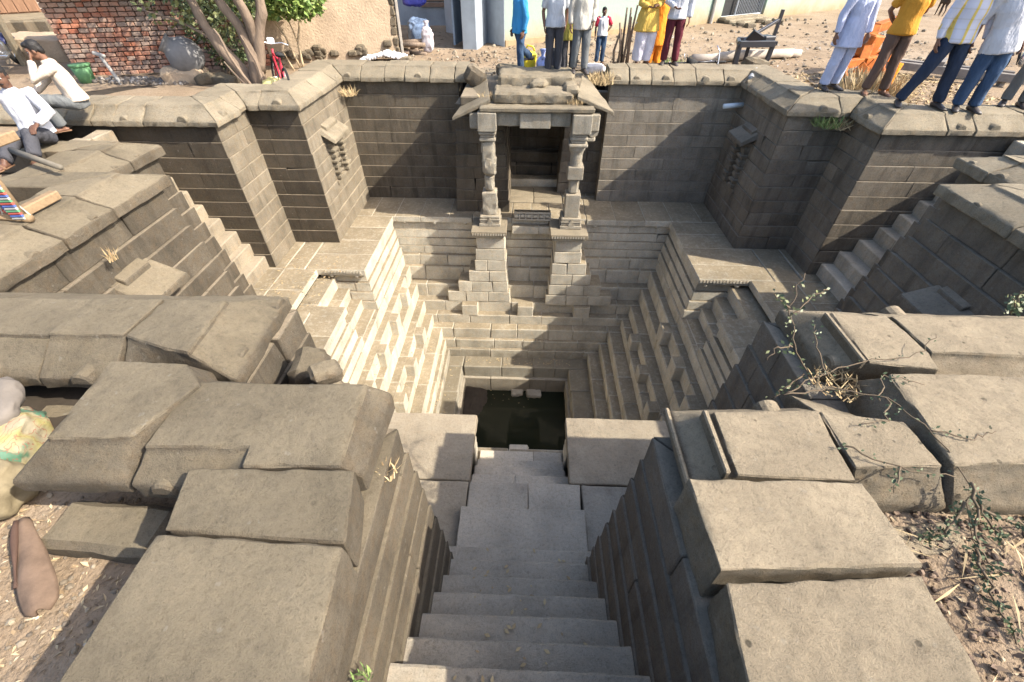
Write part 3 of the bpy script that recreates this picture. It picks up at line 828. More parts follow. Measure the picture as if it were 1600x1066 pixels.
for (x0, x1, y0, y1, z0, z1, nm) in ((-.46, .84, 10.86, 11.15, -.05, .19, 'sill'), (-.46, -.28, 11.15, 11.6, 0, .42, 'plinth'), (-.27, .62, 11.2, 11.6, 0, .40, 'plinth'), (.63, .84, 11.15, 11.6, 0, .42, 'plinth'), (-.46, .84, 11.32, 11.6, .425, .68, 'plinth')):
    rockify(rbox(nm, x0, x1, y0, y1, z0, z1, ms if nm == 'sill' else md, sh, .015, .006), .08, .01, 4, .004)
for i, (x0, x1) in enumerate(((-.48, .18), (.185, .86))):
    for j in range(3):
        rbox('floor_slab', x0, x1 - .004, 9.93 + j * .31, 10.235 + j * .31, -.13, .002 + J(.003), M['cope'], sh, .008)
rbox('ceiling_slab', -1.3, 1.3, 9.2, 11.9, 2.235, 2.40, md, sh, .02)
# pillars
def pillar(x, y, broken):
    p = thing('x', None, None, (x, y, 0)); bpy.data.objects.remove(p)
    z = 0
    m = MB(); m.box((x, y, .035), (.46, .46, .07), ch=.01); m.box((x, y, .105), (.42, .42, .06), ch=.012); m.box((x, y, .155), (.44, .44, .035), ch=.008); m.box((x, y, .205), (.42, .42, .06), ch=.012)
    # the raised triangle on its front
    a = y - .228; t = [(x - .07, a, .07), (x + .07, a, .07), (x, a, .225)]; q = [(u, y - .15, w) for u, _, w in t]
    m.add(t + q, [(0, 1, 2), (5, 4, 3), (0, 3, 4, 1), (1, 4, 5, 2), (2, 5, 3, 0)])
    base = m.obj('pillar_base', M['shrine'], sh)
    sh_ = MB(); sh_.box((x, y, .48), (.305, .305, .49), ch=.012); sh_.box((x, y, .885), (.20, .20, .34), ch=.045)
    if not broken:
        sh_.box((x, y, 1.16), (.31, .31, .25), ch=.012)
        pts = [(x, y, zz) for zz in (1.28, 1.33, 1.5, 1.54, 1.60, 1.66)]
        sh_.tube(pts, [.125, .118, .118, .13, .155, .165], 20)
    else:
        sh_.box((x + .01, y, 1.20), (.27, .27, .30), (0, 0, .1), ch=.05); sh_.box((x, y, 1.52), (.25, .25, .42), (0, .02, -.05), ch=.04); sh_.tube([(x, y, 1.30), (x + .02, y - .02, 1.42)], [.155, .13], 9)
    o = sh_.obj('pillar_shaft', M['shrine'], base)
    if broken: rockify(o, .045, .018, 6, .008, .03)
    c = MB()
    if not broken:
        c.box((x, y, 1.695), (.36, .36, .06), ch=.015); c.box((x, y, 1.75), (.28, .28, .05), ch=.01); c.box((x, y, 1.81), (.33, .33, .06), ch=.018); c.box((x, y, 1.87), (.30, .30, .06), ch=.01)
        c.box((x + .03, y - .02, 2.07), (.36, .36, .34), ch=.015)
        c.box((x + .27, y + .12, 2.06), (.20, .30, .30), ch=.02); c.tube([(x + .27, y, 1.90), (x + .27, y + .24, 1.90)], [.10, .10], 12); c.box((x + .22, y + .1, 1.76), (.22, .2, .1), ch=.03)
    else:
        c.box((x, y, 1.76), (.31, .31, .06), ch=.015); c.box((x, y, 1.82), (.27, .27, .05), ch=.01); c.box((x, y, 1.88), (.33, .33, .06), ch=.018)
        c.box((x, y - .02, 2.08), (.355, .36, .33), ch=.015)
        c.box((x - .25, y + .12, 2.06), (.18, .3, .28), ch=.02)
    c.obj('capital', M['shrine'], base)
pillar(-.765, 8.90, True)
pillar(.965, 8.86, False)
rockify(rbox('lintel', -.60, .80, 8.84, 9.16, 1.985, 2.235, M['shrine'], sh, .015), .08, .008, 4, .004)
m = MB(); m.box((.13, 8.81, 2.105), (.57, .12, .265), ch=.012); m.box((.07, 8.80, 2.243), (.18, .03, .02), ch=.006); m.obj('lintel_boss', M['shrine'], sh)
rockify(rbox('cornice_slab', -.90, 1.20, 8.70, 9.45, 2.25, 2.34, M['cope'], sh, .02, .012), .07, .012, 4, .006)
rockify(rbox('roof_stone', -.66, .80, 8.92, 9.52, 2.345, 2.53, M['cope'], sh, .03, .02), .05, .035, 3.5, .012)
rockify(rbox('roof_stone', -.60, .86, 9.54, 10.35, 2.38, 2.70, M['cope'], sh, .05, .03), .06, .04, 2.8, .012)
rockify(rbox('roof_stone', .02, .35, 9.25, 9.58, 2.50, 2.64, M['cope'], sh, .05, .03), .05, .03, 5, .012)
rockify(rbox('roof_stone', .66, .92, 9.1, 9.7, 2.40, 2.60, M['cope'], sh, .05, .03), .05, .03, 5, .012)
def plate(front_in, front_out, back_in, back_out, th=.07):
    b = [front_out, front_in, back_in, back_out] if front_out[0] < front_in[0] else [front_in, front_out, back_out, back_in]
    v, f = hexa([(x, y, z - th) for x, y, z in b] + b, .012)
    rockify(mesh_obj('eave_slab', v, f, M['cope'], sh), .09, .008, 3, .004)
plate((-.70, 8.86, 2.44), (-1.43, 8.86, 2.12), (-.86, 10.12, 2.56), (-1.06, 10.1, 2.46))
plate((.88, 8.90, 2.50), (1.58, 8.86, 2.25), (1.04, 10.1, 2.60), (1.22, 10.08, 2.52))
# stepped pedestals under the pillars
def pedestal(x0, x1, y0, rows):
    s = rbox('pedestal_slab', x0, x1, y0, YB + .03, -.10, .004, M['cope'], sh, .012)
    rbox('pedestal_slab', x0 + .05, x1 - .05, y0 + .05, YB, -.16, -.103, ms, sh, .008)
    dentils(sh, (x0 + .02, y0 + .002), (x1 - .02, y0 + .002), (0, -1), -.05, ms, .03, .055, .05)
    pendants(sh, (x0 + .03, y0 + .05), (x1 - .03, y0 + .05), (0, -1), -.12, ms, .36)
    z = -.162; h = (1.85 - .162) / 6
    for i, (a, b) in enumerate(rows):
        yf = y0 + .085 - .011 * i
        k = 1 if b - a < .68 and i < 3 else (2 if b - a < 1.1 else 3)
        cs = [a + (b - a) * j / k + (J(.08) if 0 < j < k else 0) for j in range(k + 1)]
        for p, q in zip(cs, cs[1:]):
            rbox('stone', p + .002, q - .002, yf + J(.006), YB - .02, z - h, z - .004, ms, sh, R.uniform(.008, .016), .005)
        z -= h
pedestal(-1.16, -.40, 8.43, [(-1.06, -.44), (-1.09, -.435), (-1.12, -.41), (-1.27, -.39), (-1.53, -.37), (-1.80, -.32)])
pedestal(.53, 1.33, 8.36, [(.66, 1.22), (.65, 1.25), (.62, 1.38), (.60, 1.52), (.57, 1.78), (.52, 2.06)])
# carved frieze between them
m = MB(); m.box((.145, 9.10, .095), (.80, .10, .19), ch=.006); m.box((.145, 9.05, .175), (.80, .11, .03), ch=.006); m.box((.145, 9.05, .018), (.80, .11, .03), ch=.006); fz = m.obj('frieze', ms, sh)
m = MB()
for i in range(6):
    x = -.20 + i * .135
    m.tube([(x, 9.06, .096), (x, 9.03, .096), (x, 9.005, .096)], [.040, .052, .030], 8); m.box((x + .0675, 9.03, .096), (.028, .05, .14), ch=.006)
o = m.obj('rosette_band', ms, fz); o['kind'] = 'stuff'
for x in (-.30, .30):
    rbox('stone', x + .005, x + .595, 8.98, 9.1, -.32, -.135, ms, sh, .01)

# ------------------------------------------------------------------ hooded niches on the walls
def niche(root, x, n, y0, y1, zb, zf, z0, mat, deep=.25, jambs=True, back=True):
    """a sloping stone hood, two ladder-like moulded jambs and a shallow recess; n is +1 or -1 along x"""
    xf = x + n * deep
    c = [(x - n * .02, y0, zb - .10), (xf, y0, zf - .07), (xf, y1, zf - .07), (x - n * .02, y1, zb - .10), (x - n * .02, y0 + .06, zb), (xf, y0 + .02, zf), (xf, y1 - .02, zf), (x - n * .02, y1 - .06, zb)]
    if n < 0: c = [c[1], c[0], c[3], c[2], c[5], c[4], c[7], c[6]]
    v, f = hexa(c, .01)
    h = mesh_obj('niche_hood', v, f, mat, root)
    ym = (y0 + y1) / 2
    c2 = [(x - n * .01, y0 + .14, zb - .03), (x + n * .09, y0 + .14, zb - .09), (x + n * .09, y1 - .14, zb - .09), (x - n * .01, y1 - .14, zb - .03)]
    c2 = c2 + [(a, b, cz + .075) for a, b, cz in c2]
    if n < 0: c2 = [c2[1], c2[0], c2[3], c2[2], c2[5], c2[4], c2[7], c2[6]]
    v, f = hexa(c2, .01)
    mesh_obj('hood_ridge', v, f, mat, h)
    if jambs:
        zt = zb - .16
        for (ya, yb) in ((y0 + .10, y0 + .29), (y1 - .27, y1 - .09)):
            m = MB()
            m.box((x + n * .05, (ya + yb) / 2, (zt + z0) / 2), (.14, yb - ya - .05, zt - z0), ch=.006)
            k = 8
            for i in range(k):
                zz = z0 + (zt - z0) * (i + .5) / k
                wd = (.16, .19, .13, .18)[i % 4]
                m.box((x + n * .075, (ya + yb) / 2, zz), (wd, yb - ya + (.03 if i % 2 else -.01), (zt - z0) / k * (.45 if i % 2 else .62)), ch=.008)
            m.obj('niche_jamb', mat, root)
        if back:
            rbox('niche_back', *sorted((x - n * .2, x - n * .12)), y0 + .1, y1 - .1, z0 - .05, zt + .05, mat, root, .01)
        rbox('niche_sill', *sorted((x - n * .1, x + n * .10)), y0 + .06, y1 - .08, z0 - .10, z0 - .004, mat, root, .015, .01)
niche(nich, -3.88, 1, 8.55, 9.42, 1.97, 1.77, .98, M['cope'])
niche(nichR, 4.31, -1, 8.80, 9.57, 1.93, 1.76, .82, M['wallR'], .28)
niche(HOODS[0][0], -4.12, 1, 3.42, 4.08, 1.98, 1.76, 1.0, M['copeL'], .33, False)
niche(HOODS[1][0], 4.58, -1, 3.58, 4.22, 1.78, 1.60, .9, M['wallR'], .33, False)
# ------------------------------------------------------------------ ground
HOLES = [(-4.5, 4.97, 2.25, 10.57), (-5.2, 5.8, 4.4, 8.4), (-7.0, 7.6, 5.37, 7.45), (-2.07, 2.13, 1.5, 2.6), (-1.05, 1.1, -1.3, 2.0), (-1.8, 2.0, 9.0, 11.7)]
def gz(x, y):
    z = 2.41
    def sm(a, b, t):
        t = max(0, min(1, (t - a) / (b - a))); return t * t * (3 - 2 * t)
    z -= .27 * sm(-1.3, -1.7, x) * sm(2.6, 1.9, y) if x < -1.3 else 0
    z += .07 * sm(1.4, 2.0, x) * sm(2.4, 1.6, y)
    if y > 12: z += .0 * (y - 12)
    z += noise.noise(Vector((x * .9, y * .9, 0))) * .03 + noise.noise(Vector((x * 3.5, y * 3.5, 4))) * .012
    if y < 2.4 and abs(x) > 1.2: z += noise.noise(Vector((x * 11, y * 11, 4))) * .012
    return z
def axis(lo, hi, fine, extra, f0, f1):
    s = set(extra)
    t = f0
    while t <= f1: s.add(round(t, 3)); t += fine
    st = fine
    t = f1
    while t < hi: st *= 1.3; t += st; s.add(round(min(t, hi), 3))
    st = fine; t = f0
    while t > lo: st *= 1.3; t -= st; s.add(round(max(t, lo), 3))
    o = sorted(s); r = [o[0]]
    for v in o[1:]:
        if v - r[-1] < .03 and v not in extra and r[-1] not in extra: continue
        r.append(v)
    return r
ax = axis(-260, 260, .14, {h for H in HOLES for h in H[:2]}, -13, 13)
ay = axis(-40, 420, .14, {h for H in HOLES for h in H[2:]}, -1.5, 16)
V = [(x, y, gz(x, y)) for y in ay for x in ax]
nx = len(ax); F = []
for j in range(len(ay) - 1):
    for i in range(nx - 1):
        cx = (ax[i] + ax[i + 1]) / 2; cy = (ay[j] + ay[j + 1]) / 2
        if any(a < cx < b and c < cy < d for a, b, c, d in HOLES): continue
        F.append((j * nx + i, j * nx + i + 1, (j + 1) * nx + i + 1, (j + 1) * nx + i))
tag(mesh_obj('ground', V, F, M['earth'], None, True), kind='structure')
m = MB()
x0, x1, y0, y1, z0, z1 = -10, 10.5, -2, 12.2, -5, 2.2
m.add([(x0, y0, z0), (x1, y0, z0), (x1, y1, z0), (x0, y1, z0), (x0, y0, z1), (x1, y0, z1), (x1, y1, z1), (x0, y1, z1)], [(0, 1, 2, 3), (0, 4, 5, 1), (1, 5, 6, 2), (2, 6, 7, 3), (3, 7, 4, 0)])
tag(m.obj('subsoil', M['joint']), kind='structure')
# ------------------------------------------------------------------ the village behind the well
def facade_frame(x, y, ang):
    return Vector((x, y)), Vector((cos(ang), sin(ang))), Vector((sin(ang), -cos(ang)))   # origin, along, towards the viewer
def oriented(parent, name, P, d, n, a, b, dn0, dn1, z0, z1, mat, ch=.01):
    A = P + d * a + n * dn1; B = P + d * b + n * dn1; C = P + d * b + n * dn0; D = P + d * a + n * dn0
    v, f = hexa([(A.x, A.y, z0), (B.x, B.y, z0), (C.x, C.y, z0), (D.x, D.y, z0), (A.x, A.y, z1), (B.x, B.y, z1), (C.x, C.y, z1), (D.x, D.y, z1)], ch)
    return mesh_obj(name, v, f, mat, parent)
# --- old brick house
def brick_mat():
    m, nt, b = nodes_of('old_brick'); N = NT(nt)
    oi = N.n('ShaderNodeObjectInfo'); geo = N.n('ShaderNodeNewGeometry'); P = geo.outputs['Position']
    rnd = N.math('FRACT', N.math('ADD', oi.outputs['Random'], geo.outputs['Random Per Island']))
    c = N.ramp(rnd, [(0, (.30, .10, .055)), (.3, (.40, .16, .09)), (.55, (.45, .21, .13)), (.75, (.36, .25, .19)), (1, (.26, .17, .13))])
    g = N.noise(P, 1.6, 5, .65)
    c = N.mix(N.math('MULTIPLY', N.ramp(g, [(.42, (0, 0, 0)), (.62, (1, 1, 1))]), .75), c, (.30, .235, .185))
    n2 = N.noise(P, 38, 4, .7)
    c = N.mix(.6, c, N.ramp(n2, [(.3, (.5, .5, .5)), (.55, (1, 1, 1))]), 'MULTIPLY')
    N.l(c, b.inputs['Base Color']); b.inputs['Roughness'].default_value = .95
    N.l(N.bump(n2, .6, .012), b.inputs['Normal'])
    return m
M['brick'] = brick_mat()
M['mortar'] = plain('mud_mortar', (.22, .17, .125), .95, .1, .25, 6)
M['mud'] = plain('mud_plaster', (.36, .275, .19), .95, .1, .18, 2.2, .7, 22, 0, .03)
M['tin'] = plain('corrugated_tin', (.42, .40, .35), .6, .4, .3, 5, .2)
M['mint'] = None
house = thing('brick_house', 'low old brick house with a corrugated roof behind the leafy tree', 'house', (-7.8, 11.5, 2.4))
HP, HD, HN = facade_frame(-9.62, 10.42, math.atan2(1.33, 3.6))
HL = 3.85
oriented(house, 'wall_core', HP, HD, HN, 0, HL, -.5, -.09, 2.2, 3.92, M['mortar'])
for q in (0,):
    A = HP - HN * .3
oriented(house, 'side_wall', HP, HD, HN, -.02, .3, -4.5, -.45, 2.2, 3.92, M['brick'])
BW, BH = .165, .085
rows = int((3.86 - 2.38) / BH); cand = []
for r in range(rows):
    x = -(BW / 2 if r % 2 else 0)
    while x < HL:
        w_ = BW * R.uniform(.8, 1.15)
        cand.append((max(x, 0), min(x + w_, HL), 2.38 + r * BH)); x += w_
R.shuffle(cand)
bm_ = {}
rest = MB(); nb_ = 0
ang = math.atan2(HD.y, HD.x)
shared = []
for k in range(8):
    v, f = hexa([(sx * .5 + J(.03), sy * .5 + J(.06), sz * .5 + J(.07)) for sz in (-1, 1) for sx, sy in ((-1, -1), (1, -1), (1, 1), (-1, 1))], .09)
    me = bpy.data.meshes.new('brick'); me.from_pydata([tuple(p) for p in v], [], f); me.materials.append(M['brick']); shared.append(me)
for (a, b_, z) in cand:
    if b_ - a < .05: continue
    c = HP + HD * ((a + b_) / 2) + HN * (-.045 + J(.014))
    if nb_ < 300 and z > 2.5:
        o = bpy.data.objects.new('brick', R.choice(shared)); COL.objects.link(o); o.parent = house
        o.location = Vector((c.x, c.y, z + BH / 2)) - house.location
        o.scale = (b_ - a - .014, .10, BH - .014); o.rotation_euler = (J(.03), J(.03), ang + J(.03)); nb_ += 1
    else:
        rest.box((c.x, c.y, z + BH / 2), (b_ - a - .014, .10, BH - .014), (J(.03), J(.03), ang + J(.03)), ch=.008)
o = rest.obj('brickwork', M['brick'], house); o['kind'] = 'stuff'
# corrugated roof sheet, sloping up to the back, with stones holding it down
m = MB(); K = 120
for i in range(K + 1):
    s = -.25 + (HL + .5) * i / K
    zc_ = .022 * sin(i * pi / 1.5)
    for (dn, z) in ((.28, 3.84), (-1.6, 4.22)):
        p = HP + HD * s + HN * dn
        m.v += [(p.x, p.y, z + zc_), (p.x, p.y, z + zc_ - .012)]
for i in range(K):
    a = i * 4
    m.f += [(a, a + 4, a + 6, a + 2), (a + 1, a + 3, a + 7, a + 5), (a, a + 1, a + 5, a + 4), (a + 2, a + 6, a + 7, a + 3)]
m.mi = [0] * len(m.f)
rf = m.obj('roof', M['tin'], house)
for i in range(12):
    p = HP + HD * R.uniform(0, HL) + HN * R.uniform(-.2, .15)
    rockify(rbox('roof_stone', p.x - .1, p.x + .1, p.y - .08, p.y + .08, 3.86, 3.98 + J(.03), M['copeL'], rf, .03, .03), .06, .02, 8, .01)
# --- mud plastered house
mud = thing('plastered_house', 'mud plastered house wall between the brick house and the alley', 'house', (-4.5, 13, 2.4))
MP, MD, MN = facade_frame(-6.05, 11.80, math.atan2(1.3, 2.75))
ML_ = 3.04
wm = oriented(mud, 'wall', MP, MD, MN, 0, ML_, -.4, 0, 2.2, 5.2, M['mud'])
rockify(wm, .16, .022, 1.6, .008)
sw = oriented(mud, 'side_wall', MP, MD, MN, ML_ - .35, ML_ + .01, -4, -.42, 2.2, 5.2, M['mud'])
for i in range(22):
    s = R.uniform(.1, ML_ - .1); p = MP + MD * s + MN * .0
    z = 2.42 + R.uniform(0, .22)
    rockify(rbox('base_stone', p.x - .09, p.x + .09, p.y - .12, p.y + .04, z, z + .13, M['copeL'], mud, .03, .025), .06, .02, 7, .006)
for i in range(11):                                      # exposed rough corner
    z = 2.45 + i * .2
    p = MP + MD * (ML_ - .02) - MN * .1
    rbox('corner_stone', p.x - .07, p.x + .07, p.y - .14, p.y + .10, z, z + .17, M['copeL'], mud, .02, .03)
oriented(mud, 'corner_post', MP, MD, MN, ML_ + .03, ML_ + .10, -.05, .03, 2.3, 4.3, plain('grey_wood', (.30, .27, .23), .9))
# --- pale green building
def mint_mat():
    m, nt, b = nodes_of('mint_lime_wash'); N = NT(nt)
    geo = N.n('ShaderNodeNewGeometry'); P = geo.outputs['Position']
    sep = N.n('ShaderNodeSeparateXYZ'); N.l(P, sep.inputs[0])
    n = N.noise(P, 1.2, 6, .65); n2 = N.noise(P, 9, 4, .6)
    h = N.math('ADD', sep.outputs[2], N.math('MULTIPLY', n, .9))
    k = N.ramp(N.math('DIVIDE', h, 6.0), [(.475, (0, 0, 0)), (.565, (1, 1, 1))])
    c = N.mix(k, (.29, .195, .09), (.24, .33, .27))
    c = N.mix(N.math('MULTIPLY', n2, .3), c, (.30, .30, .245))
    N.l(c, b.inputs['Base Color']); b.inputs['Roughness'].default_value = .9
    N.l(N.bump(n2, .4, .02), b.inputs['Normal'])
    return m
M['mint'] = mint_mat()
gb = thing('village_house', 'long pale green washed house with barred window and drain pipe', 'house', (5, 19, 2.4))
GP, GD, GN = facade_frame(-.72, 14.75, math.atan2(4.5, 6.05))
segs = [(0, 5.9, 2.2, 5.6), (5.9, 7.0, 2.2, 2.95), (5.9, 7.0, 4.0, 5.6), (7.0, 9.75, 2.2, 5.6), (9.75, 12.5, 2.2, 2.52), (9.75, 12.5, 4.4, 5.6), (12.5, 20, 2.2, 5.6)]
for a, b, z0, z1 in segs:
    oriented(gb, 'wall', GP, GD, GN, a + .001, b - .001, -.35, 0, z0, z1, M['mint'])
oriented(gb, 'wall_base', GP, GD, GN, 0, 5.9, 0.001, .05, 2.2, 2.55, plain('ochre_plaster', (.33, .24, .14), .95, .1, .25, 3, .5, 20))
sidem = plain('blue_grey_plaster', (.34, .37, .40), .9, .2, .2, 2)
oriented(gb, 'side_wall', GP, GD, GN, -.03, -.002, -3.4, .02, 2.2, 5.6, sidem)
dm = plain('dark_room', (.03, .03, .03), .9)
iron = plain('painted_iron', (.32, .34, .36), .5, .5, .2, 9, .1, 40, .3)
for (a, b, z0, z1) in ((5.9, 7.0, 2.95, 4.0), (9.75, 12.5, 2.52, 4.4)):
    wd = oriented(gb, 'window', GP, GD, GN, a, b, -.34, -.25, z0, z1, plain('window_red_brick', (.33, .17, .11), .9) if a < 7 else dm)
    fr = MB()
    for s in (a + .03, b - .03, a + (b - a) * .36):
        p = GP + GD * s + GN * -.12; fr.tube([(p.x, p.y, z0), (p.x, p.y, z1)], .03, 6)
    for z in (z0 + .03, z1 - .03):
        p = GP + GD * a + GN * -.12; q = GP + GD * b + GN * -.12; fr.tube([(p.x, p.y, z), (q.x, q.y, z)], .03, 6)
    fr.obj('window_frame', iron, wd)
    if a > 7:
        for i in range(16):
            s = a + (b - a) * (.38 + .6 * i / 15); p = GP + GD * s + GN * -.12
            k = MB(); k.tube([(p.x, p.y, z0 + .01), (p.x + .02, p.y, (z0 + z1) / 2), (p.x, p.y, z1)], .014, 5); k.obj('window_bar', iron, wd)
p = GP + GD * 9.1 + GN * .07
k = MB(); k.tube([(p.x, p.y, 2.42), (p.x, p.y, 5.6)], .06, 10); k.obj('drain_pipe', plain('grey_pipe', (.36, .33, .29), .6), gb)
for i in range(3):
    oriented(gb, 'door_step', GP, GD, GN, 9.6, 12.3 - .3 * i, .02 + .0 * i, .75 - .22 * i, 2.3 + .001 * i, 2.47 + .06 * i, M['cope'], .03)
for i in range(9):
    p = GP + GD * (9.2 + R.uniform(0, 2)) + GN * R.uniform(.7, 1.6)
    rockify(rbox('step_rubble', p.x - .16, p.x + .16, p.y - .12, p.y + .12, 2.36, 2.52 + J(.05), M['copeL'], gb, .04, .05), .1, .03, 6, .01)
# --- building across the alley
ab = thing('alley_building', 'shaded blue grey building with shutters at the end of the alley', 'house', (-1.6, 17.5, 2.4))
m = MB()
bg = plain('shaded_blue_wall', (.30, .34, .37), .9, .2, .25, 1.5)
m.box((-2.9, 19.3, 4.2), (3.6, .5, 4), ch=.02); m.obj('wall', bg, ab)
m = MB(); m.box((-1.35, 16.4, 4.2), (.4, 4.6, 4), (0, 0, -.12), ch=.02); m.obj('wall', bg, ab)
for i in range(3):
    k = MB(); k.box((-2.05 + i * .0, 15.0 + i * 1.3, 3.6), (.06, .9, 2.3), (0, 0, -.12), ch=.01); k.obj('shutter', plain('blue_shutter', (.26, .33, .40), .6, .3, .2, 4), ab)
for i in range(12):
    k = MB(); k.box((-3.3, 19.0, 3.0 + i * .16), (1.1, .05, .12), (.3, 0, 0)); k.obj('shutter_slat', plain('rust_slats', (.30, .22, .17), .8) if i == 0 else bpy.data.materials['rust_slats'], ab)
m = MB(); m.box((-5.6, 19.5, 4.2), (2.0, .5, 4), ch=.02); m.obj('wall', plain('grey_alley_wall', (.28, .27, .25), .9), ab)
# --- far left house with plank doors on a stone plinth
fh = thing('plinth_house', 'old house with brown plank doors on a stone plinth', 'house', (-14, 15, 2.4))
FP, FD, FN = facade_frame(-19, 11.6, math.atan2(4.3, 4.6))
oriented(fh, 'wall', FP, FD, FN, 0, 7.2, -.4, 0, 2.2, 5.6, plain('grey_mud_wall', (.40, .35, .29), .95, .1, .2, 2, .6, 18))
wood = plain('old_door_wood', (.22, .125, .075), .85, .2, .35, 6, .5, 30, 0, .01, (6, 6, .6))
for a in (2.2, 4.6):
    d_ = oriented(fh, 'door', FP, FD, FN, a, a + 1.5, .01, .06, 3.0, 5.2, wood)
    for i in range(6):
        oriented(fh, 'door_plank', FP, FD, FN, a + .03 + i * .24, a + .25 + i * .24, .062, .085, 3.03, 5.17, wood, .006) if False else None
    for i in range(6):
        A = FP + FD * (a + .14 + i * .24) + FN * .075
        k = MB(); k.box((A.x, A.y, 4.1), (.22, .025, 2.14), (0, 0, math.atan2(FD.y, FD.x)), ch=.006); k.obj('plank', wood, d_)
    oriented(fh, 'door_post', FP, FD, FN, a - .16, a - .02, .01, .11, 3.0, 5.3, M['copeL'])
oriented(fh, 'step', FP, FD, FN, -.5, 7.4, .02, 1.6, 2.2, 3.0, M['copeL'], .03)
for i in range(16):
    for j in range(2):
        A = FP + FD * (-.4 + i * .48 + (.2 if j else 0)) + FN * 1.66
        rbox('plinth_stone', A.x - .2, A.x + .2, A.y - .2, A.y + .2, 2.3 + j * .34, 2.62 + j * .34, M['copeL'], fh, .03, .03)
pl = tag(mesh_obj('stone_block', *hexa([(-12.3, 11.6, 2.3), (-11.0, 11.9, 2.3), (-11.3, 13.0, 2.3), (-12.5, 12.6, 2.3), (-12.3, 11.6, 2.92), (-11.0, 11.9, 2.86), (-11.3, 13.0, 2.86), (-12.5, 12.6, 2.92)], .03), M['mud']), 'long mud covered stone bench beside the parked motorbike', 'bench')
rockify(pl, .12, .03, 2.5, .01)
po = MB(); po.box((-11.55, 11.35, 3.2), (.12, .12, 1.7), (0, .05, 0), ch=.015); tag(po.obj('stone_post', M['cope']), 'square upright stone post next to the motorbike', 'post')

# ------------------------------------------------------------------ trees and plants
bark = plain('tree_bark', (.20, .15, .11), .95, .1, .35, 10, .9, 26, 0, .02, (1, 1, .25))
def leaf_mat(name, a, b_):
    m, nt, bs = nodes_of(name); N = NT(nt)
    geo = N.n('ShaderNodeNewGeometry')
    N.l(N.ramp(geo.outputs['Random Per Island'], [(0, a), (1, b_)]), bs.inputs['Base Color'])
    bs.inputs['Roughness'].default_value = .55
    try:
        bs.inputs['Transmission Weight'].default_value = 0
        bs.inputs['Subsurface Weight'].default_value = 0
    except Exception: pass
    return m
M['leaf_olive'] = leaf_mat('olive_leaf', (.05, .075, .025), (.16, .17, .06))
M['leaf_bright'] = leaf_mat('bright_leaf', (.07, .14, .025), (.24, .30, .07))
M['leaf_dark'] = leaf_mat('dark_leaf', (.035, .055, .02), (.10, .13, .05))
def leaves(name, blobs, n, size, mat, parent, gap=.35):
    m = MB(); tot = sum(b[3] ** 2 for b in blobs); seed = Vector((R.uniform(0, 30), 0, 0))
    for (x, y, z, r, fl) in blobs:
        k = int(n * r * r / tot)
        for _ in range(k):
            while True:
                d = Vector((J(1), J(1), J(1)))
                if .1 < d.length < 1: break
            d = d.normalized() * (d.length ** .45)
            p = Vector((x + d.x * r, y + d.y * r, z + d.z * r * fl))
            if noise.noise(p * 2.3 + seed) < -gap + .15: continue
            a = Vector((J(1), J(1), J(.8) - .25)).normalized(); s = a.cross(Vector((J(1), J(1), J(1)))).normalized()
            L = size * R.uniform(.6, 1.3); w_ = L * .34
            u = a.cross(s) * (L * .12)
            m.add([p, p + a * L * .5 + s * w_ + u, p + a * L, p + a * L * .5 - s * w_ + u], [(0, 1, 2, 3)])
    o = m.obj(name, mat, parent)
    return o
def limbs(parent, name, lst, mat, n=8):
    m = MB()
    for pts, r in lst:
        pp = []; rr = []
        for i in range(len(pts) - 1):
            a = Vector(pts[i]); b = Vector(pts[i + 1])
            for k in range(4):
                t = k / 4; p = a.lerp(b, t)
                pp.append(p + Vector((noise.noise(p * 2.2), noise.noise(p * 2.2 + Vector((7, 0, 0))), 0)) * .05)
                rr.append((r[i] * (1 - t) + r[i + 1] * t) * (1 + noise.noise(p * 6) * .18))
        pp.append(Vector(pts[-1])); rr.append(r[-1])
        m.tube(pp, rr, n)
    return m.obj(name, mat, parent, True)
tr = thing('tree', 'many stemmed leafy tree rising behind the corner of the coping', 'tree', (-5.36, 9.55, 2.4))
T0 = (-5.36, 9.55, 2.3)
limbs(tr, 'trunk', [
    ([T0, (-5.58, 9.6, 2.75), (-5.78, 9.6, 3.05), (-5.95, 9.6, 3.42), (-6.1, 9.7, 3.8), (-6.4, 9.8, 4.6)], [.16, .12, .10, .085, .075, .04]),
    ([(-5.27, 9.55, 2.3), (-5.22, 9.55, 2.98), (-5.30, 9.55, 3.42), (-5.47, 9.5, 3.8), (-5.7, 9.4, 4.8)], [.15, .11, .085, .07, .04]),
    ([(-5.22, 9.6, 2.7), (-5.04, 9.6, 3.23), (-4.82, 9.65, 3.6), (-4.80, 9.7, 3.9), (-4.6, 9.9, 4.9)], [.12, .10, .09, .075, .04]),
    ([(-5.12, 9.6, 3.1), (-5.06, 9.5, 3.5), (-5.08, 9.4, 3.85), (-5.1, 9.3, 4.8)], [.08, .085, .07, .04]),
    ([(-5.6, 9.6, 2.8), (-5.9, 9.75, 3.15), (-6.5, 9.8, 3.45), (-7.2, 9.9, 3.6)], [.03, .025, .02, .01]),
    ([(-5.3, 9.35, 2.4), (-5.5, 9.3, 3.0), (-5.62, 9.3, 3.4)], [.028, .024, .015]),
    ([(-5.05, 9.4, 2.4), (-5.12, 9.4, 2.9), (-5.2, 9.35, 3.3)], [.028, .022, .012]),
    ([(-5.35, 9.35, 2.4), (-5.65, 9.3, 2.9)], [.025, .012])], bark, 10)
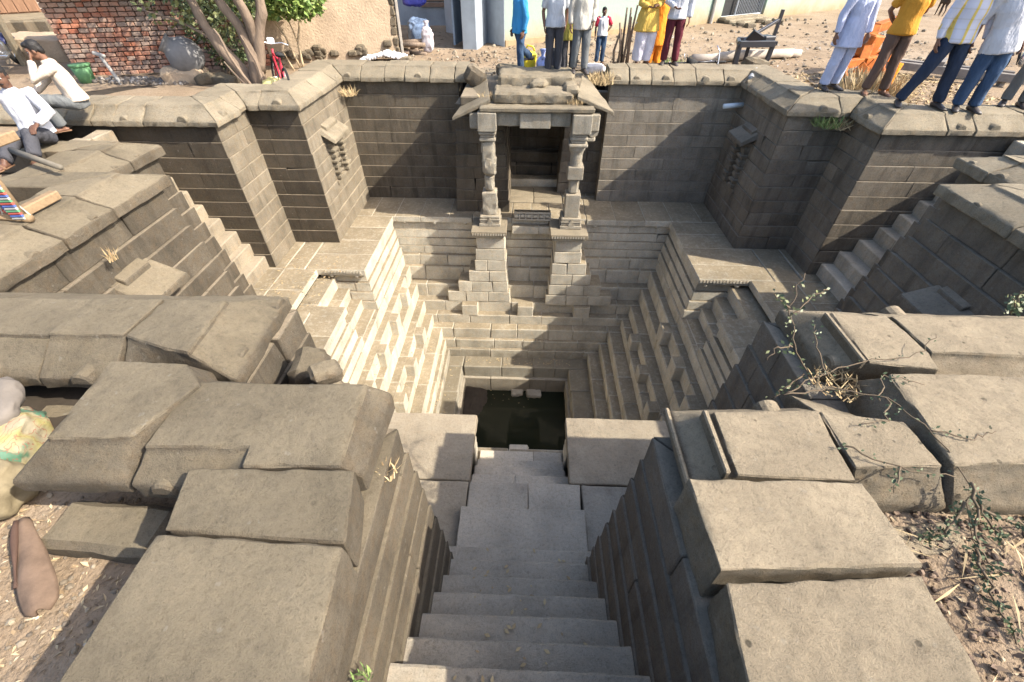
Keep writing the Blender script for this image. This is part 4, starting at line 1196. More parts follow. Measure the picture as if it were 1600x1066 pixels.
leaves('crown', [(-6.6, 9.9, 3.75, .55, .8), (-6.1, 10.2, 3.5, .5, .8), (-5.6, 10.3, 3.7, .45, .9), (-5.9, 9.9, 4.9, 1.3, .6), (-4.7, 10.0, 4.9, 1.1, .6), (-6.3, 10.6, 3.0, .45, 1.0), (-5.2, 10.4, 4.0, .5, .7), (-7.1, 9.9, 4.7, .9, .6)], 5200, .10, M['leaf_olive'], tr)
sb = thing('shrub', 'bright green flat topped shrub on thin bare stems', 'shrub', (-5.15, 11.5, 2.4))
limbs(sb, 'trunk', [([(-5.15, 11.45, 2.4), (-5.12, 11.45, 2.9), (-4.95, 11.5, 3.4)], [.03, .025, .018]), ([(-5.2, 11.45, 2.4), (-5.35, 11.4, 3.0), (-5.6, 11.4, 3.5)], [.025, .02, .012]), ([(-5.12, 11.45, 2.9), (-5.25, 11.4, 3.4)], [.02, .012]), ([(-5.3, 11.3, 2.4), (-5.45, 11.3, 2.75)], [.02, .015])], plain('pale_stem', (.42, .32, .2), .9))
leaves('crown', [(-5.75, 11.3, 3.62, .5, .55), (-5.2, 11.3, 3.68, .55, .6), (-4.75, 11.3, 3.62, .42, .7), (-6.2, 11.3, 3.75, .35, .6), (-5.3, 11.4, 4.1, .6, .5)], 3600, .12, M['leaf_bright'], sb, .45)
vn = thing('climbing_vine', 'dark half dry vine hanging on the brick wall by the urn', 'vine', (-6.7, 10.9, 2.4))
limbs(vn, 'stem', [([(-6.55, 10.6, 2.4), (-6.6, 10.8, 3.0), (-6.7, 10.95, 3.7)], [.03, .02, .012]), ([(-6.5, 10.6, 2.4), (-6.3, 10.9, 3.0), (-6.35, 11.1, 3.6)], [.025, .018, .01])], bark)
leaves('foliage', [(-6.65, 10.7, 3.3, .36, 1.3), (-6.4, 10.8, 2.85, .35, 1.1), (-6.0, 10.6, 2.62, .3, .8), (-6.75, 10.8, 3.75, .3, .8)], 1700, .08, M['leaf_dark'], vn, .3)
def tuft(name, label, x, y, z, n, h, mat, cat='grass', spread=.25, lean=.5):
    m = MB()
    for _ in range(n):
        a = R.uniform(0, 2 * pi); r = spread * sqrt(R.random()); p = Vector((x + r * cos(a), y + r * sin(a), z))
        d = Vector((J(lean), J(lean), 1)).normalized(); L = h * R.uniform(.5, 1.2); s = d.orthogonal().normalized() * R.uniform(.003, .006)
        b_ = Vector((J(1), J(1), 0)) * L * .25
        m.add([p - s, p + s, p + d * L * .6 + s * .7 + b_ * .4, p + d * L + b_], [(0, 1, 2, 3)])
    o = m.obj(name, mat)
    return tag(o, label, cat, kind='stuff')
M['straw'] = litter_mat('straw', [(0, (.34, .24, .12)), (.5, (.48, .37, .2)), (1, (.30, .2, .1))])
M['grass'] = litter_mat('green_blades', [(0, (.07, .13, .03)), (1, (.2, .27, .08))])
# ------------------------------------------------------------------ people
def ell(c, r, n=14, m=9, rot=None):
    V = [(0, 0, -1)]; F = []
    for i in range(1, m):
        ph = -pi / 2 + pi * i / m
        for k in range(n):
            a = 2 * pi * k / n
            V.append((cos(ph) * cos(a), cos(ph) * sin(a), sin(ph)))
    V.append((0, 0, 1))
    for k in range(n): F.append((0, 1 + (k + 1) % n, 1 + k))
    for i in range(m - 2):
        for k in range(n):
            a = 1 + i * n + k; b = 1 + i * n + (k + 1) % n
            F.append((a, b, b + n, a + n))
    L = len(V) - 1; o = 1 + (m - 2) * n
    for k in range(n): F.append((o + k, o + (k + 1) % n, L))
    e = Euler(rot).to_matrix() if rot else None
    out = []
    for v in V:
        p = Vector((v[0] * r[0], v[1] * r[1], v[2] * r[2]))
        if e: p = e @ p
        out.append(p + Vector(c))
    return out, F
def remeshed(name, mb, voxel, mat, parent, X, smooth=3, wob=0.0, wscale=6.0, stretch=1.0):
    """one continuous skin over all the pieces, in person space, then carried by X into the world"""
    me = bpy.data.meshes.new('tmp'); me.from_pydata([tuple(v) for v in mb.v], [], mb.f)
    bm = bmesh.new(); bm.from_mesh(me); bmesh.ops.recalc_face_normals(bm, faces=bm.faces); bm.to_mesh(me); bm.free()
    o = bpy.data.objects.new('tmp', me); COL.objects.link(o)
    r = o.modifiers.new('r', 'REMESH'); r.mode = 'VOXEL'; r.voxel_size = voxel; r.adaptivity = 0
    if smooth:
        s = o.modifiers.new('s', 'SMOOTH'); s.factor = .5; s.iterations = smooth
    dg = bpy.context.evaluated_depsgraph_get()
    ev = o.evaluated_get(dg)
    m2 = bpy.data.meshes.new_from_object(ev)
    bpy.data.objects.remove(o); bpy.data.meshes.remove(me)
    sd = Vector((R.uniform(0, 40), R.uniform(0, 40), R.uniform(0, 40)))
    if wob:
        nrm = [v.normal.copy() for v in m2.vertices]
        for v, n in zip(m2.vertices, nrm):
            p = Vector((v.co.x, v.co.y, v.co.z * stretch)) * wscale + sd
            f = 1 - abs(noise.noise(p)) * 2.2
            v.co += n * (f * wob)
    W_ = [X @ v.co for v in m2.vertices]
    c = Vector((0, 0, 0))
    for v in W_: c += v
    c /= max(1, len(W_))
    for v, w in zip(m2.vertices, W_): v.co = w - c
    m2.name = name
    m2.materials.clear(); m2.materials.append(mat)
    m2.polygons.foreach_set('use_smooth', [True] * len(m2.polygons))
    ob = bpy.data.objects.new(name, m2); COL.objects.link(ob)
    attach(ob, c, parent)
    return ob
SKIN = plain('brown_skin', (.17, .085, .052), .55, .35, .12, 14, .1)
SKIN2 = plain('dark_skin', (.11, .055, .035), .55, .35, .12, 14, .1)
HAIR = plain('black_hair', (.012, .010, .009), .6, .4, .2, 40, .6, 120)
SHOE = plain('dark_leather', (.05, .04, .035), .5, .4, .3, 20, .2)
SANDAL = plain('brown_sandal', (.16, .09, .05), .7, .3, .3, 20, .2)
EYE = plain('eye', (.02, .015, .012), .2, .5, 0, 5, 0)
EYEW = plain('eye_white', (.7, .66, .6), .3, .5, 0, 5, 0)
def cloth(name, col, var=.14): return plain(name, col, .85, .12, var, 5, .75, 11, 0, .045, (1, 1, .45))
BASE = dict(pelvis=(0, 0, .93), chest=(0, .0, 1.24), neck=(0, .01, 1.43), head=(0, -.01, 1.585),
            hipL=(.09, 0, .90), kneeL=(.10, -.015, .49), ankL=(.105, .02, .075), hipR=(-.09, 0, .90), kneeR=(-.10, -.015, .49), ankR=(-.105, .02, .075),
            shL=(.185, .01, 1.385), elL=(.245, .03, 1.10), wrL=(.255, -.04, .86), shR=(-.185, .01, 1.385), elR=(-.245, .03, 1.10), wrR=(-.255, -.04, .86))
def person(label, loc, yaw, h, pose=None, shirt=None, pants=None, hem=.80, sleeve='long', legw=1.0, skin=SKIN, shoe=SHOE, wide=1.0, headrot=(0, 0, 0), hair=True, toe=None, kurta=0, extra=None, group=None, bulk=1.0):
    P = {k: Vector(v) for k, v in BASE.items()}
    for k, v in (pose or {}).items(): P[k] = Vector(v)
    s = h / 1.70
    root = thing('person', label, 'person', loc, yaw, group)
    X = Matrix.Translation(Vector(loc)) @ Matrix.Rotation(yaw, 4, 'Z') @ Matrix.Scale(s, 4)
    b = MB()
    Hd = P['head']; HR = Euler(headrot).to_matrix()
    def hp(x, y, z): return Hd + HR @ Vector((x, y, z))
    def he(c, r, rot=None):
        v, f = ell((0, 0, 0), r); b.add([Hd + HR @ (p + Vector(c)) for p in v], f)
    he((0, .015, .035), (.076, .094, .088)); he((0, -.02, -.035), (.062, .072, .078)); he((0, -.055, -.082), (.036, .034, .028))
    he((0, -.093, -.018), (.014, .022, .026)); he((0, -.082, .012), (.010, .014, .03)); he((0, -.082, -.062), (.026, .012, .008))
    he((.03, -.075, .03), (.026, .014, .010)); he((-.03, -.075, .03), (.026, .014, .010))
    he((.078, .008, -.01), (.012, .022, .032)); he((-.078, .008, -.01), (.012, .022, .032))
    b.tube([P['neck'] - Vector((0, 0, .06)), P['neck'] + Vector((0, 0, .03)), Hd + HR @ Vector((0, .02, -.03))], [.062, .054, .055], 12)
    b.tube([P['pelvis'] - Vector((0, 0, .05)), P['pelvis'] + Vector((0, 0, .05)), P['pelvis'].lerp(P['chest'], .6), P['chest'] + Vector((0, 0, .03)), P['neck'] - Vector((0, 0, .03))],
           [(.135, .095), (.14, .10), (.12, .09), (.145, .10), (.07, .06)], 14, side=(1, 0, 0)) if False else b.add(*tube([P['pelvis'] - Vector((0, 0, .05)), P['pelvis'] + Vector((0, 0, .05)), P['pelvis'].lerp(P['chest'], .6), P['chest'] + Vector((0, 0, .03)), P['neck'] - Vector((0, 0, .03))], [(.135, .095), (.14, .10), (.12, .09), (.145, .10), (.07, .06)], 14, True, 1, (1, 0, 0)))
    for sd in 'LR':
        sg = 1 if sd == 'L' else -1
        hip, kn, an = P['hip' + sd], P['knee' + sd], P['ank' + sd]
        b.tube([hip, hip.lerp(kn, .5), kn, kn.lerp(an, .35), an], [.078, .066, .048, .05, .034], 10)
        shd, el, wr = P['sh' + sd], P['el' + sd], P['wr' + sd]
        b.tube([P['chest'] + Vector((sg * .1, 0, .10)), shd, shd.lerp(el, .5), el, el.lerp(wr, .4), wr], [.05, .05, .043, .036, .036, .024], 10)
        # foot
        td = Vector(toe[sd]) if toe else Vector((sg * .25, -1, 0)); td.normalize()
        sv = Vector((-td.y, td.x, 0))
        b.tube([an + Vector((0, 0, 0)), an - Vector((0, 0, .035)) + td * .02], [.036, .036], 8)
        b.add(*tube([an - td * .055 - Vector((0, 0, .045)), an + td * .03 - Vector((0, 0, .040)), an + td * .12 - Vector((0, 0, .05)), an + td * .185 - Vector((0, 0, .058))], [(.028, .025), (.036, .032), (.043, .022), (.03, .014)], 10, True, 1, sv))
        # hand: palm, four fingers of unequal length, thumb from the side of the palm
        fd = (wr - el).normalized()
        pn = (pose or {}).get('palm' + sd)
        w = Vector(pn) if pn else Vector((0, 1, 0))
        w = (w - fd * w.dot(fd)).normalized(); nn = fd.cross(w)
        b.add(*tube([wr, wr + fd * .03, wr + fd * .075, wr + fd * .09], [(.022, .017), (.036, .017), (.04, .015), (.036, .012)], 10, True, 1, w))
        curl = nn * (-sg)
        for i, (o, L) in enumerate(((-.031, .068), (-.011, .078), (.010, .072), (.030, .055))):
            k0 = wr + fd * .078 + w * o
            k1 = k0 + fd * L * .48 + curl * .008; k2 = k1 + fd * L * .36 + curl * .020; k3 = k2 + fd * L * .18 + curl * .018
            b.tube([k0, k1, k2, k3], [.0105, .010, .0095, .008], 7)
        t0 = wr + fd * .025 - w * .03
        b.tube([t0, t0 + fd * .032 - w * .026 + curl * .008, t0 + fd * .062 - w * .03 + curl * .016], [.014, .012, .009], 7)
    body = remeshed('body', b, .0088, skin, root, X, 2)
    # eyes and hair
    for sg in (1, -1):
        v, f = ell((0, 0, 0), (.0115, .008, .0085), 8, 6); e = mesh_obj('eye', [X @ hp(*(p + Vector((sg * .031, -.079, .012)))) for p in v], f, EYEW, root, True)
        v, f = ell((0, 0, 0), (.006, .006, .006), 8, 6); mesh_obj('pupil', [X @ hp(*(p + Vector((sg * .031, -.084, .012)))) for p in v], f, EYE, e, True)
    if hair:
        hb = MB()
        for c, r in (((0, .028, .055), (.082, .094, .080)), ((0, -.035, .095), (.066, .05, .034)), ((0, .075, -.005), (.068, .04, .07)), ((.066, .02, .02), (.018, .04, .05)), ((-.066, .02, .02), (.018, .04, .05))):
            v, f = ell((0, 0, 0), r); hb.add([hp(*(p + Vector(c))) for p in v], f)
        remeshed('hair', hb, .011, HAIR, root, X, 2, .004, 40)
        mb_ = MB()
        if hair == 'moustache':
            v, f = ell((0, 0, 0), (.03, .010, .008)); mesh_obj('moustache', [X @ hp(*(p + Vector((0, -.092, -.046)))) for p in v], f, HAIR, root, True)
    # trousers
    pm = pants
    t = MB(); pv = P['pelvis']
    up_ = (P['chest'] - pv).normalized()
    t.add(*tube([pv - up_ * .11, pv - up_ * .03, pv + up_ * .07, pv + up_ * .10], [(.13 * bulk, .10), (.152 * bulk, .108), (.142 * bulk, .100), (.136 * bulk, .096)], 16, True, 1, (P['hipL'] - P['hipR']).normalized()))
    for sd in 'LR':
        hip, kn, an = P['hip' + sd], P['knee' + sd], P['ank' + sd]
        sdv = (P['hipL'] - P['hipR']).normalized()
        a2 = an.lerp(kn, .04)
        t.add(*tube([hip + (hip - kn).normalized() * .02, hip.lerp(kn, .3), kn, kn.lerp(a2, .5), a2], [(.090 * bulk, .100), (.088 * legw, .096 * legw), (.070 * legw, .076 * legw), (.066 * legw, .070 * legw), (.062 * legw, .07 * legw)], 14, True, 1, sdv))
    remeshed('trousers', t, .0135, pm, root, X, 2, .014, 8, .4)
    # shirt
    t = MB(); ch, nk = P['chest'], P['neck']
    sdv = (P['shL'] - P['shR']).normalized()
    hemp = pv + (pv - ch).normalized() * max(0, (.93 - hem)) if hem < .93 else pv.lerp(ch, (hem - .93) / .31)
    rings = [hemp, pv.lerp(hemp, .3) + Vector((0, 0, .02)), pv.lerp(ch, .45), ch, ch.lerp(nk, .62), nk - Vector((0, .0, .015)), nk + (nk - ch).normalized() * .022]
    rad = [(.200 * wide, .160 * wide), (.190 * wide, .150 * wide), (.166, .124), (.178, .122), (.165, .098), (.078, .07), (.062, .06)]
    if kurta: rad[0] = (.235 * wide, .205 * wide); rad[1] = (.20 * wide, .165 * wide)
    t.add(*tube(rings, [(a * bulk, c * bulk) for a, c in rad], 18, True, 1, sdv))
    for sd in 'LR':
        sg = 1 if sd == 'L' else -1
        shd, el, wr = P['sh' + sd], P['el' + sd], P['wr' + sd]
        pts = [ch.lerp(nk, .55) + sdv * sg * .09, shd, shd.lerp(el, .5)]; rr = [.075, .073, .064]
        if sleeve == 'long': pts += [el, el.lerp(wr, .5), el.lerp(wr, .95)]; rr += [.064, .052, .042]
        elif sleeve == 'rolled': pts += [el, el.lerp(wr, .25)]; rr += [.056, .053]
        else: pts += [shd.lerp(el, .75)]; rr += [.064]
        t.tube(pts, rr, 12)
    sh_o = remeshed('shirt', t, .0135, shirt, root, X, 2, .010, 7, .5)
    # shoes
    if shoe:
        for sd in 'LR':
            sg = 1 if sd == 'L' else -1
            an = P['ank' + sd]; td = Vector(toe[sd]) if toe else Vector((sg * .25, -1, 0)); td.normalize(); sv = Vector((-td.y, td.x, 0))
            k = MB()
            if shoe is SANDAL:
                v, f = tube([an - td * .075 - Vector((0, 0, .068)), an + td * .05 - Vector((0, 0, .068)), an + td * .15 - Vector((0, 0, .068)), an + td * .205 - Vector((0, 0, .068))], [(.034, .010), (.04, .010), (.05, .010), (.03, .010)], 10, True, 1, sv); k.add([X @ p for p in v], f)
                v, f = tube([an + td * .10 + sv * .05 - Vector((0, 0, .06)), an + td * .09 - Vector((0, 0, .018)), an + td * .10 - sv * .05 - Vector((0, 0, .06))], [(.02, .006)] * 3, 8); k.add([X @ p for p in v], f)
            else:
                v, f = tube([an - td * .075 - Vector((0, 0, .04)), an - td * .02 - Vector((0, 0, .025)), an + td * .06 - Vector((0, 0, .035)), an + td * .15 - Vector((0, 0, .052)), an + td * .212 - Vector((0, 0, .06))], [(.034, .036), (.043, .048), (.046, .040), (.05, .026), (.03, .015)], 12, True, 1, sv); k.add([X @ p for p in v], f)
            k.obj('sandal' if shoe is SANDAL else 'shoe', shoe, root, True)
    if extra: extra(root, X, P)
    return root
arms_back = dict(elL=(.25, .12, 1.12), wrL=(.06, .16, .95), elR=(-.25, .12, 1.12), wrR=(-.06, .17, .93))
arms_hip = dict(elL=(.33, .09, 1.16), wrL=(.17, -.02, .98), palmL=(0, -1, .2), elR=(-.33, .09, 1.16), wrR=(-.17, -.02, .98), palmR=(0, -1, .2))
white = cloth('white_cotton', (.50, .50, .52)); cream = cloth('cream_shirt', (.50, .42, .34)); beige = cloth('beige_shirt', (.44, .41, .35))
greyt = cloth('grey_shirt', (.42, .44, .47)); blue = cloth('sky_blue_shirt', (.05, .25, .48)); mustard = cloth('mustard_kurta', (.55, .36, .08))
yellow = cloth('amber_tee', (.50, .24, .035)); lilac = cloth('pale_lilac_kurta', (.42, .45, .58)); saffron = cloth('saffron_cloth', (.80, .26, .03))
char = cloth('charcoal_trousers', (.055, .055, .062)); brownp = cloth('brown_trousers', (.13, .085, .065)); navy = cloth('navy_jeans', (.028, .038, .062)); denim = cloth('washed_jeans', (.045, .075, .13), .4)
maroon = cloth('maroon_trousers', (.10, .022, .03)); greyp = cloth('grey_trousers', (.12, .125, .125)); whitep = cloth('white_dhoti', (.52, .50, .56)); olive = cloth('olive_kurta', (.30, .26, .06))
def stripe_mat():
    m, nt, b = nodes_of('striped_cotton'); N = NT(nt)
    tc = N.n('ShaderNodeTexCoord'); sep = N.n('ShaderNodeSeparateXYZ'); N.l(tc.outputs['Object'], sep.inputs[0])
    f = N.math('FRACT', N.math('MULTIPLY', sep.outputs[0], 7.5))
    k = N.ramp(f, [(.0, (.52, .52, .58)), (.40, (.52, .52, .58)), (.42, (.66, .48, .12)), (.62, (.66, .48, .12)), (.64, (.52, .52, .58)), (.8, (.5, .5, .6)), (.83, (.52, .52, .58))])
    k.node.color_ramp.interpolation = 'CONSTANT'
    f2 = N.math('FRACT', N.math('MULTIPLY', sep.outputs[2], 9))
    k2 = N.ramp(f2, [(0, (1, 1, 1)), (.86, (1, 1, 1)), (.88, (.86, .82, .7))])
    N.l(N.mix(.6, k, k2, 'MULTIPLY'), b.inputs['Base Color']); b.inputs['Roughness'].default_value = .85
    N.l(N.bump(N.noise(tc.outputs['Object'], 24, 3), .3, .006), b.inputs['Normal'])
    return m
striped = stripe_mat()
def raglan(root, X, P):
    pass
person('man in sky blue shirt and dark jeans lifting one heel behind', (-.22, 10.75, 2.50), radians(-60), 1.50, dict(kneeL=(.09, -.03, .49), ankL=(.09, .0, .08), kneeR=(-.09, .10, .50), ankR=(-.09, .36, .30)), blue, denim, hem=.80, sleeve='long', hair=True)
person('man in grey tee and charcoal trousers standing with arms at sides', (.46, 10.15, 2.60), radians(4), 1.55, dict(elL=(.25, .06, 1.1), wrL=(.22, .04, .88), elR=(-.25, .06, 1.1), wrR=(-.22, -.02, .86)), greyt, char, hem=.86, sleeve='short', bulk=1.06, legw=1.08)
person('person in olive kurta half hidden behind the beige shirt man', (.80, 10.85, 2.50), radians(0), 1.52, None, olive, char, hem=.66)
person('man in long sleeved beige shirt at the edge of the shrine roof', (.95, 9.92, 2.68), radians(8), 1.52, dict(kneeL=(.10, -.05, .49), ankL=(.10, -.06, .075), elL=(.24, .03, 1.1), wrL=(.20, -.10, .9)), beige, greyp, hem=.78, legw=1.1)
def sleeves_red(root, X, P):
    for sd in 'LR':
        a, e = P['sh' + sd], P['el' + sd]; sg = 1 if sd == 'L' else -1
        k = MB(); v, f = tube([a - Vector((sg * .06, 0, -.02)), a, a.lerp(e, .5), a.lerp(e, .8)], [.066, .084, .074, .072], 12); k.add([X @ p for p in v], f); k.obj('sleeve', cloth('red_sleeve', (.55, .04, .07)), root, True)
person('boy in white shirt with red sleeves, one hand on hip', (1.62, 12.1, 2.46), radians(6), 1.06, dict(elL=(.33, .06, 1.16), wrL=(.16, -.03, .98), palmL=(0, -1, .2)), white, denim, hem=.88, sleeve='short', skin=SKIN2, extra=sleeves_red, legw=1.1, headrot=(.1, 0, 0), shoe=SANDAL)
person('person in mustard kurta and wide white dhoti on the coping', (2.34, 10.9, 2.66), radians(10), 1.56, dict(elL=(.22, -.04, 1.12), wrL=(.08, -.2, 1.1), elR=(-.22, -.04, 1.12), wrR=(-.1, -.2, 1.08)), mustard, whitep, hem=.64, legw=1.75, wide=1.08, kurta=1, shoe=SANDAL, bulk=1.1)
person('person in saffron cloth standing half hidden behind the mustard kurta', (2.72, 11.5, 2.48), radians(0), 1.52, None, saffron, saffron, hem=.5, legw=1.5, kurta=1, shoe=SANDAL)
person('man in white shirt and maroon trousers on the coping', (2.87, 10.78, 2.68), radians(-8), 1.58, dict(kneeL=(.11, -.02, .49), ankL=(.14, .02, .075), wrR=(-.1, -.2, 1.05), elR=(-.24, -.03, 1.12)), white, maroon, hem=.84, sleeve='long', legw=1.05)
person('man in pale lilac kurta pyjama standing on the buttress coping', (5.14, 8.72, 2.69), radians(12), 1.62, dict(elL=(.27, .02, 1.1), wrL=(.30, -.03, .84), elR=(-.27, .02, 1.1), wrR=(-.30, -.03, .84)), lilac, lilac, hem=.66, legw=1.12, kurta=1, wide=1.04)
def scarf(root, X, P):
    pass
person('man in amber tee and brown trousers with hands behind back', (5.72, 8.42, 2.69), radians(-6), 1.68, dict(arms_back, ankR=(-.13, .02, .075), ankL=(.14, -.02, .075)), yellow, brownp, hem=.84, sleeve='short', shoe=SANDAL)
person('man in yellow striped shirt with legs planted wide apart', (6.02, 7.66, 2.69), radians(-10), 1.68, dict(hipL=(.09, 0, .90), kneeL=(.13, -.03, .49), ankL=(.20, 0, .075), kneeR=(-.20, -.03, .50), ankR=(-.32, .03, .075), elL=(.3, .05, 1.12), wrL=(.36, .02, .88)), striped, navy, hem=.84, sleeve='long', legw=1.12)
person('man in loose white shirt and faded jeans beside the striped shirt', (6.52, 7.46, 2.69), radians(-18), 1.66, dict(pelvis=(-.05, 0, .93), chest=(-.12, 0, 1.24), neck=(-.15, .01, 1.43), head=(-.16, -.02, 1.585), shL=(.05, .01, 1.385), shR=(-.32, .01, 1.385), elL=(.14, .1, 1.12), wrL=(.20, .02, .9), elR=(-.38, .06, 1.12), wrR=(-.38, 0, .88), hipL=(.05, 0, .9), hipR=(-.13, 0, .9), kneeL=(.07, -.02, .49), kneeR=(-.13, -.02, .49)), white, denim, hem=.76, sleeve='rolled', legw=1.12, wide=1.08)
person('man in white shirt at the far end of the coping, mostly cut off', (7.45, 7.75, 2.69), radians(-30), 1.66, None, white, greyp, hem=.78, sleeve='rolled')
# the two men on the left
sit = dict(pelvis=(0, .02, .13), chest=(.0, -.03, .46), neck=(.0, -.09, .66), head=(-.0, -.15, .80),
           hipL=(.09, 0, .10), hipR=(-.09, 0, .10), kneeL=(.10, -.42, .20), ankL=(.09, -.34, -.20), kneeR=(-.13, -.46, .10), ankR=(-.13, -.52, -.26),
           shL=(.18, -.06, .61), shR=(-.18, -.06, .61), elL=(.20, -.32, .46), wrL=(.07, -.24, .69), palmL=(1, 0, 0), elR=(-.23, -.26, .40), wrR=(-.10, -.44, .26))
person('seated man in cream shirt resting a hand on his chin', (-6.60, 6.90, 2.70), radians(-54), 1.55, sit, cream, greyp, hem=.93, sleeve='long', skin=SKIN, shoe=SANDAL, hair='moustache', headrot=(.35, 0, -.1), toe=dict(L=(.1, -1, 0), R=(-.1, -1, 0)))
sit2 = dict(sit, kneeL=(.10, -.40, .22), ankL=(.12, -.62, -.10 + .12), kneeR=(-.10, -.42, .16), ankR=(-.14, -.74, .03), chest=(0, .02, .46), neck=(0, .0, .65), head=(0, -.03, .80), shL=(.18, .01, .60), shR=(-.18, .01, .60),
            elR=(-.36, -.14, .54), wrR=(-.22, -.12, .80), palmR=(0, 1, 0), elL=(.30, -.10, .40), wrL=(.22, -.34, .32))
person('man in white shirt seated on the slabs raising an arm to his head', (-5.84, 5.36, 2.70), radians(20), 1.52, sit2, white, char, hem=.93, sleeve='long', skin=SKIN2, hair='moustache', headrot=(.25, 0, .1), shoe=SANDAL)
# ------------------------------------------------------------------ things lying about
def rock(name, label, cat, c, d, mat, rot=(0, 0, 0), amp=.03, group=None, sc=4):
    m = MB(); m.box((0, 0, 0), d, rot, ch=min(d) * .22)
    m.v = [tuple(Vector(v) + Vector(c)) for v in m.v]
    o = m.obj(name, mat); rockify(o, max(d) / 9, amp, sc, amp * .3)
    return tag(o, label, cat, group)
rock('boulder', 'large loose boulder at the end of the coping by the drain', 'boulder', (5.0, 11.5, 2.55), (.55, .34, .30), M['copeL'], (.1, .2, .2))
rock('stone_block', 'tilted broken coping stone beside the shrine roof', 'stone', (-1.08, 10.02, 2.58), (.42, .34, .34), M['wall'], (.1, .55, .1), .02)
rock('stone_block', 'flat grey stone lying behind the shrine roof', 'stone', (-.45, 10.75, 2.55), (.5, .3, .2), M['copeL'], (0, .1, .2), .02)
rock('stone_block', 'long low kerb stone behind the standing men', 'stone', (.2, 10.95, 2.48), (1.5, .26, .16), M['copeL'], (0, 0, .05), .02)
rock('boulder', 'rounded stone fragment propped against the broken corner slab', 'boulder', (-1.50, 2.12, 2.20), (.26, .30, .44), M['copeL'], (.2, .3, .2), .03)
rock('boulder', 'broken block leaning below the rounded fragment', 'boulder', (-1.33, 1.98, 2.14), (.25, .26, .34), M['copeL'], (.3, -.3, .6), .03)
rock('boulder', 'small stone chip wedged beside the great left slab', 'boulder', (-1.26, 1.93, 2.45), (.2, .14, .12), M['copeL'], (.2, .1, .6), .02)
rock('stone_block', 'flat stone beam lying under the overhanging left slab', 'stone', (-2.12, .98, 2.19), (.62, .26, .16), M['copeL'], (0, 0, -.05), .012)
rock('stone_block', 'long sunk kerb stone in the shadow under the left coping', 'stone', (-3.2, 1.66, 2.22), (2.0, .16, .16), M['copeL'], (0, 0, .02), .015)
rock('stone_block', 'lone dark block under the nearest right slab edge, among leaf litter', 'stone', (1.96, .98, 2.40), (.7, .18, .14), M['copeR'], (.1, 0, .08), .02)
for (x, y, z, d, l) in ((-6.55, 9.9, 2.48, (.36, .26, .2), 'rounded pale stone at the foot of the urn mound'), (-6.15, 9.95, 2.46, (.5, .3, .16), 'flat pale stone between the urn and the tree'), (6.0, 10.2, 2.48, (.45, .3, .24), 'grey boulder in dry grass behind the lilac kurta man'), (6.35, 10.15, 2.47, (.3, .24, .26), 'round pale stone behind the lilac kurta trousers'), (-2.95, 12.2, 2.46, (.3, .2, .14), 'dark chipped stone in front of the white rubble')):
    rock('boulder', l, 'boulder', (x, y, z), d, M['copeL'], (J(.2), J(.2), J(1)), .03)
rock('earth_mound', 'low earth mound carrying the grey urn', 'mound', (-7.0, 10.05, 2.5), (.75, .5, .36), M['mud'], (0, 0, .1), .06)
# grey urn lying on its side
ur = thing('urn', 'big grey clay urn lying tilted on an earth mound', 'urn', (-7.0, 10.05, 2.7))
m = MB(); ax_ = Vector((-.62, -.35, .62)).normalized(); c0 = Vector((-6.9, 10.1, 2.86))
prof_ = [(-.34, .02), (-.33, .12), (-.27, .23), (-.15, .31), (0, .335), (.14, .29), (.24, .2), (.29, .155), (.33, .165), (.37, .19), (.375, .165), (.34, .14), (.26, .15), (.1, .25)]
v, f = tube([c0 + ax_ * a for a, r in prof_], [r for a, r in prof_], 26, True); m.add(v, f)
uo = m.obj('pot_body', plain('grey_clay', (.17, .165, .16), .85, .2, .3, 4, .4, 30), ur, True)
# rubbish at the foot of the brick wall
def scatter(name, label, cat, area, n, size, mat, flat=.5, zf=None, z=0.0, thin=(.2, .5)):
    m = MB()
    for _ in range(n):
        x = R.uniform(area[0], area[1]); y = R.uniform(area[2], area[3])
        zz = (zf(x, y) if zf else z) + .004
        L = R.uniform(*size); w_ = L * R.uniform(*thin); a = R.uniform(0, 2 * pi); t = J(flat)
        e = Euler((J(flat), t, a)).to_matrix()
        q = [e @ Vector(p) for p in ((-L / 2, -w_ * .3, 0), (0, -w_ / 2, L * .06), (L / 2, 0, 0), (0, w_ / 2, L * .05))]
        m.add([p + Vector((x, y, zz + abs(t) * L * .3)) for p in q], [(0, 1, 2, 3)])
    return tag(m.obj(name, mat), label, cat, kind='stuff')
def pebbles(name, label, cat, area, n, size, mat, zf=None, z=0, fl=.7):
    m = MB()
    for _ in range(n):
        x = R.uniform(area[0], area[1]); y = R.uniform(area[2], area[3]); s = R.uniform(*size)
        zz = (zf(x, y) if zf else z)
        v, f = ell((0, 0, 0), (s, s * R.uniform(.6, 1), s * fl), 6, 4, (J(.4), J(.4), J(3)))
        m.add([p * (1 + J(.16)) + Vector((x, y, zz + s * .3)) for p in v], f)
    return tag(m.obj(name, mat), label, cat, kind='stuff')
chip = litter_mat('leaf_litter', [(0, (.09, .06, .035)), (.3, (.26, .18, .10)), (.6, (.44, .33, .19)), (.85, (.42, .34, .21)), (1, (.48, .42, .32))])
chipd = litter_mat('dark_litter', [(0, (.04, .025, .017)), (.4, (.11, .07, .045)), (.8, (.19, .13, .085)), (1, (.40, .32, .2))])
rub = litter_mat('rubbish_bits', [(0, (.05, .045, .04)), (.4, (.2, .16, .12)), (.7, (.12, .10, .08)), (1, (.36, .33, .3))])
peb = litter_mat('pebble', [(0, (.10, .08, .06)), (.5, (.20, .16, .11)), (1, (.29, .24, .17))])
limew = litter_mat('lime_chip', [(0, (.5, .48, .46)), (1, (.7, .68, .66))])
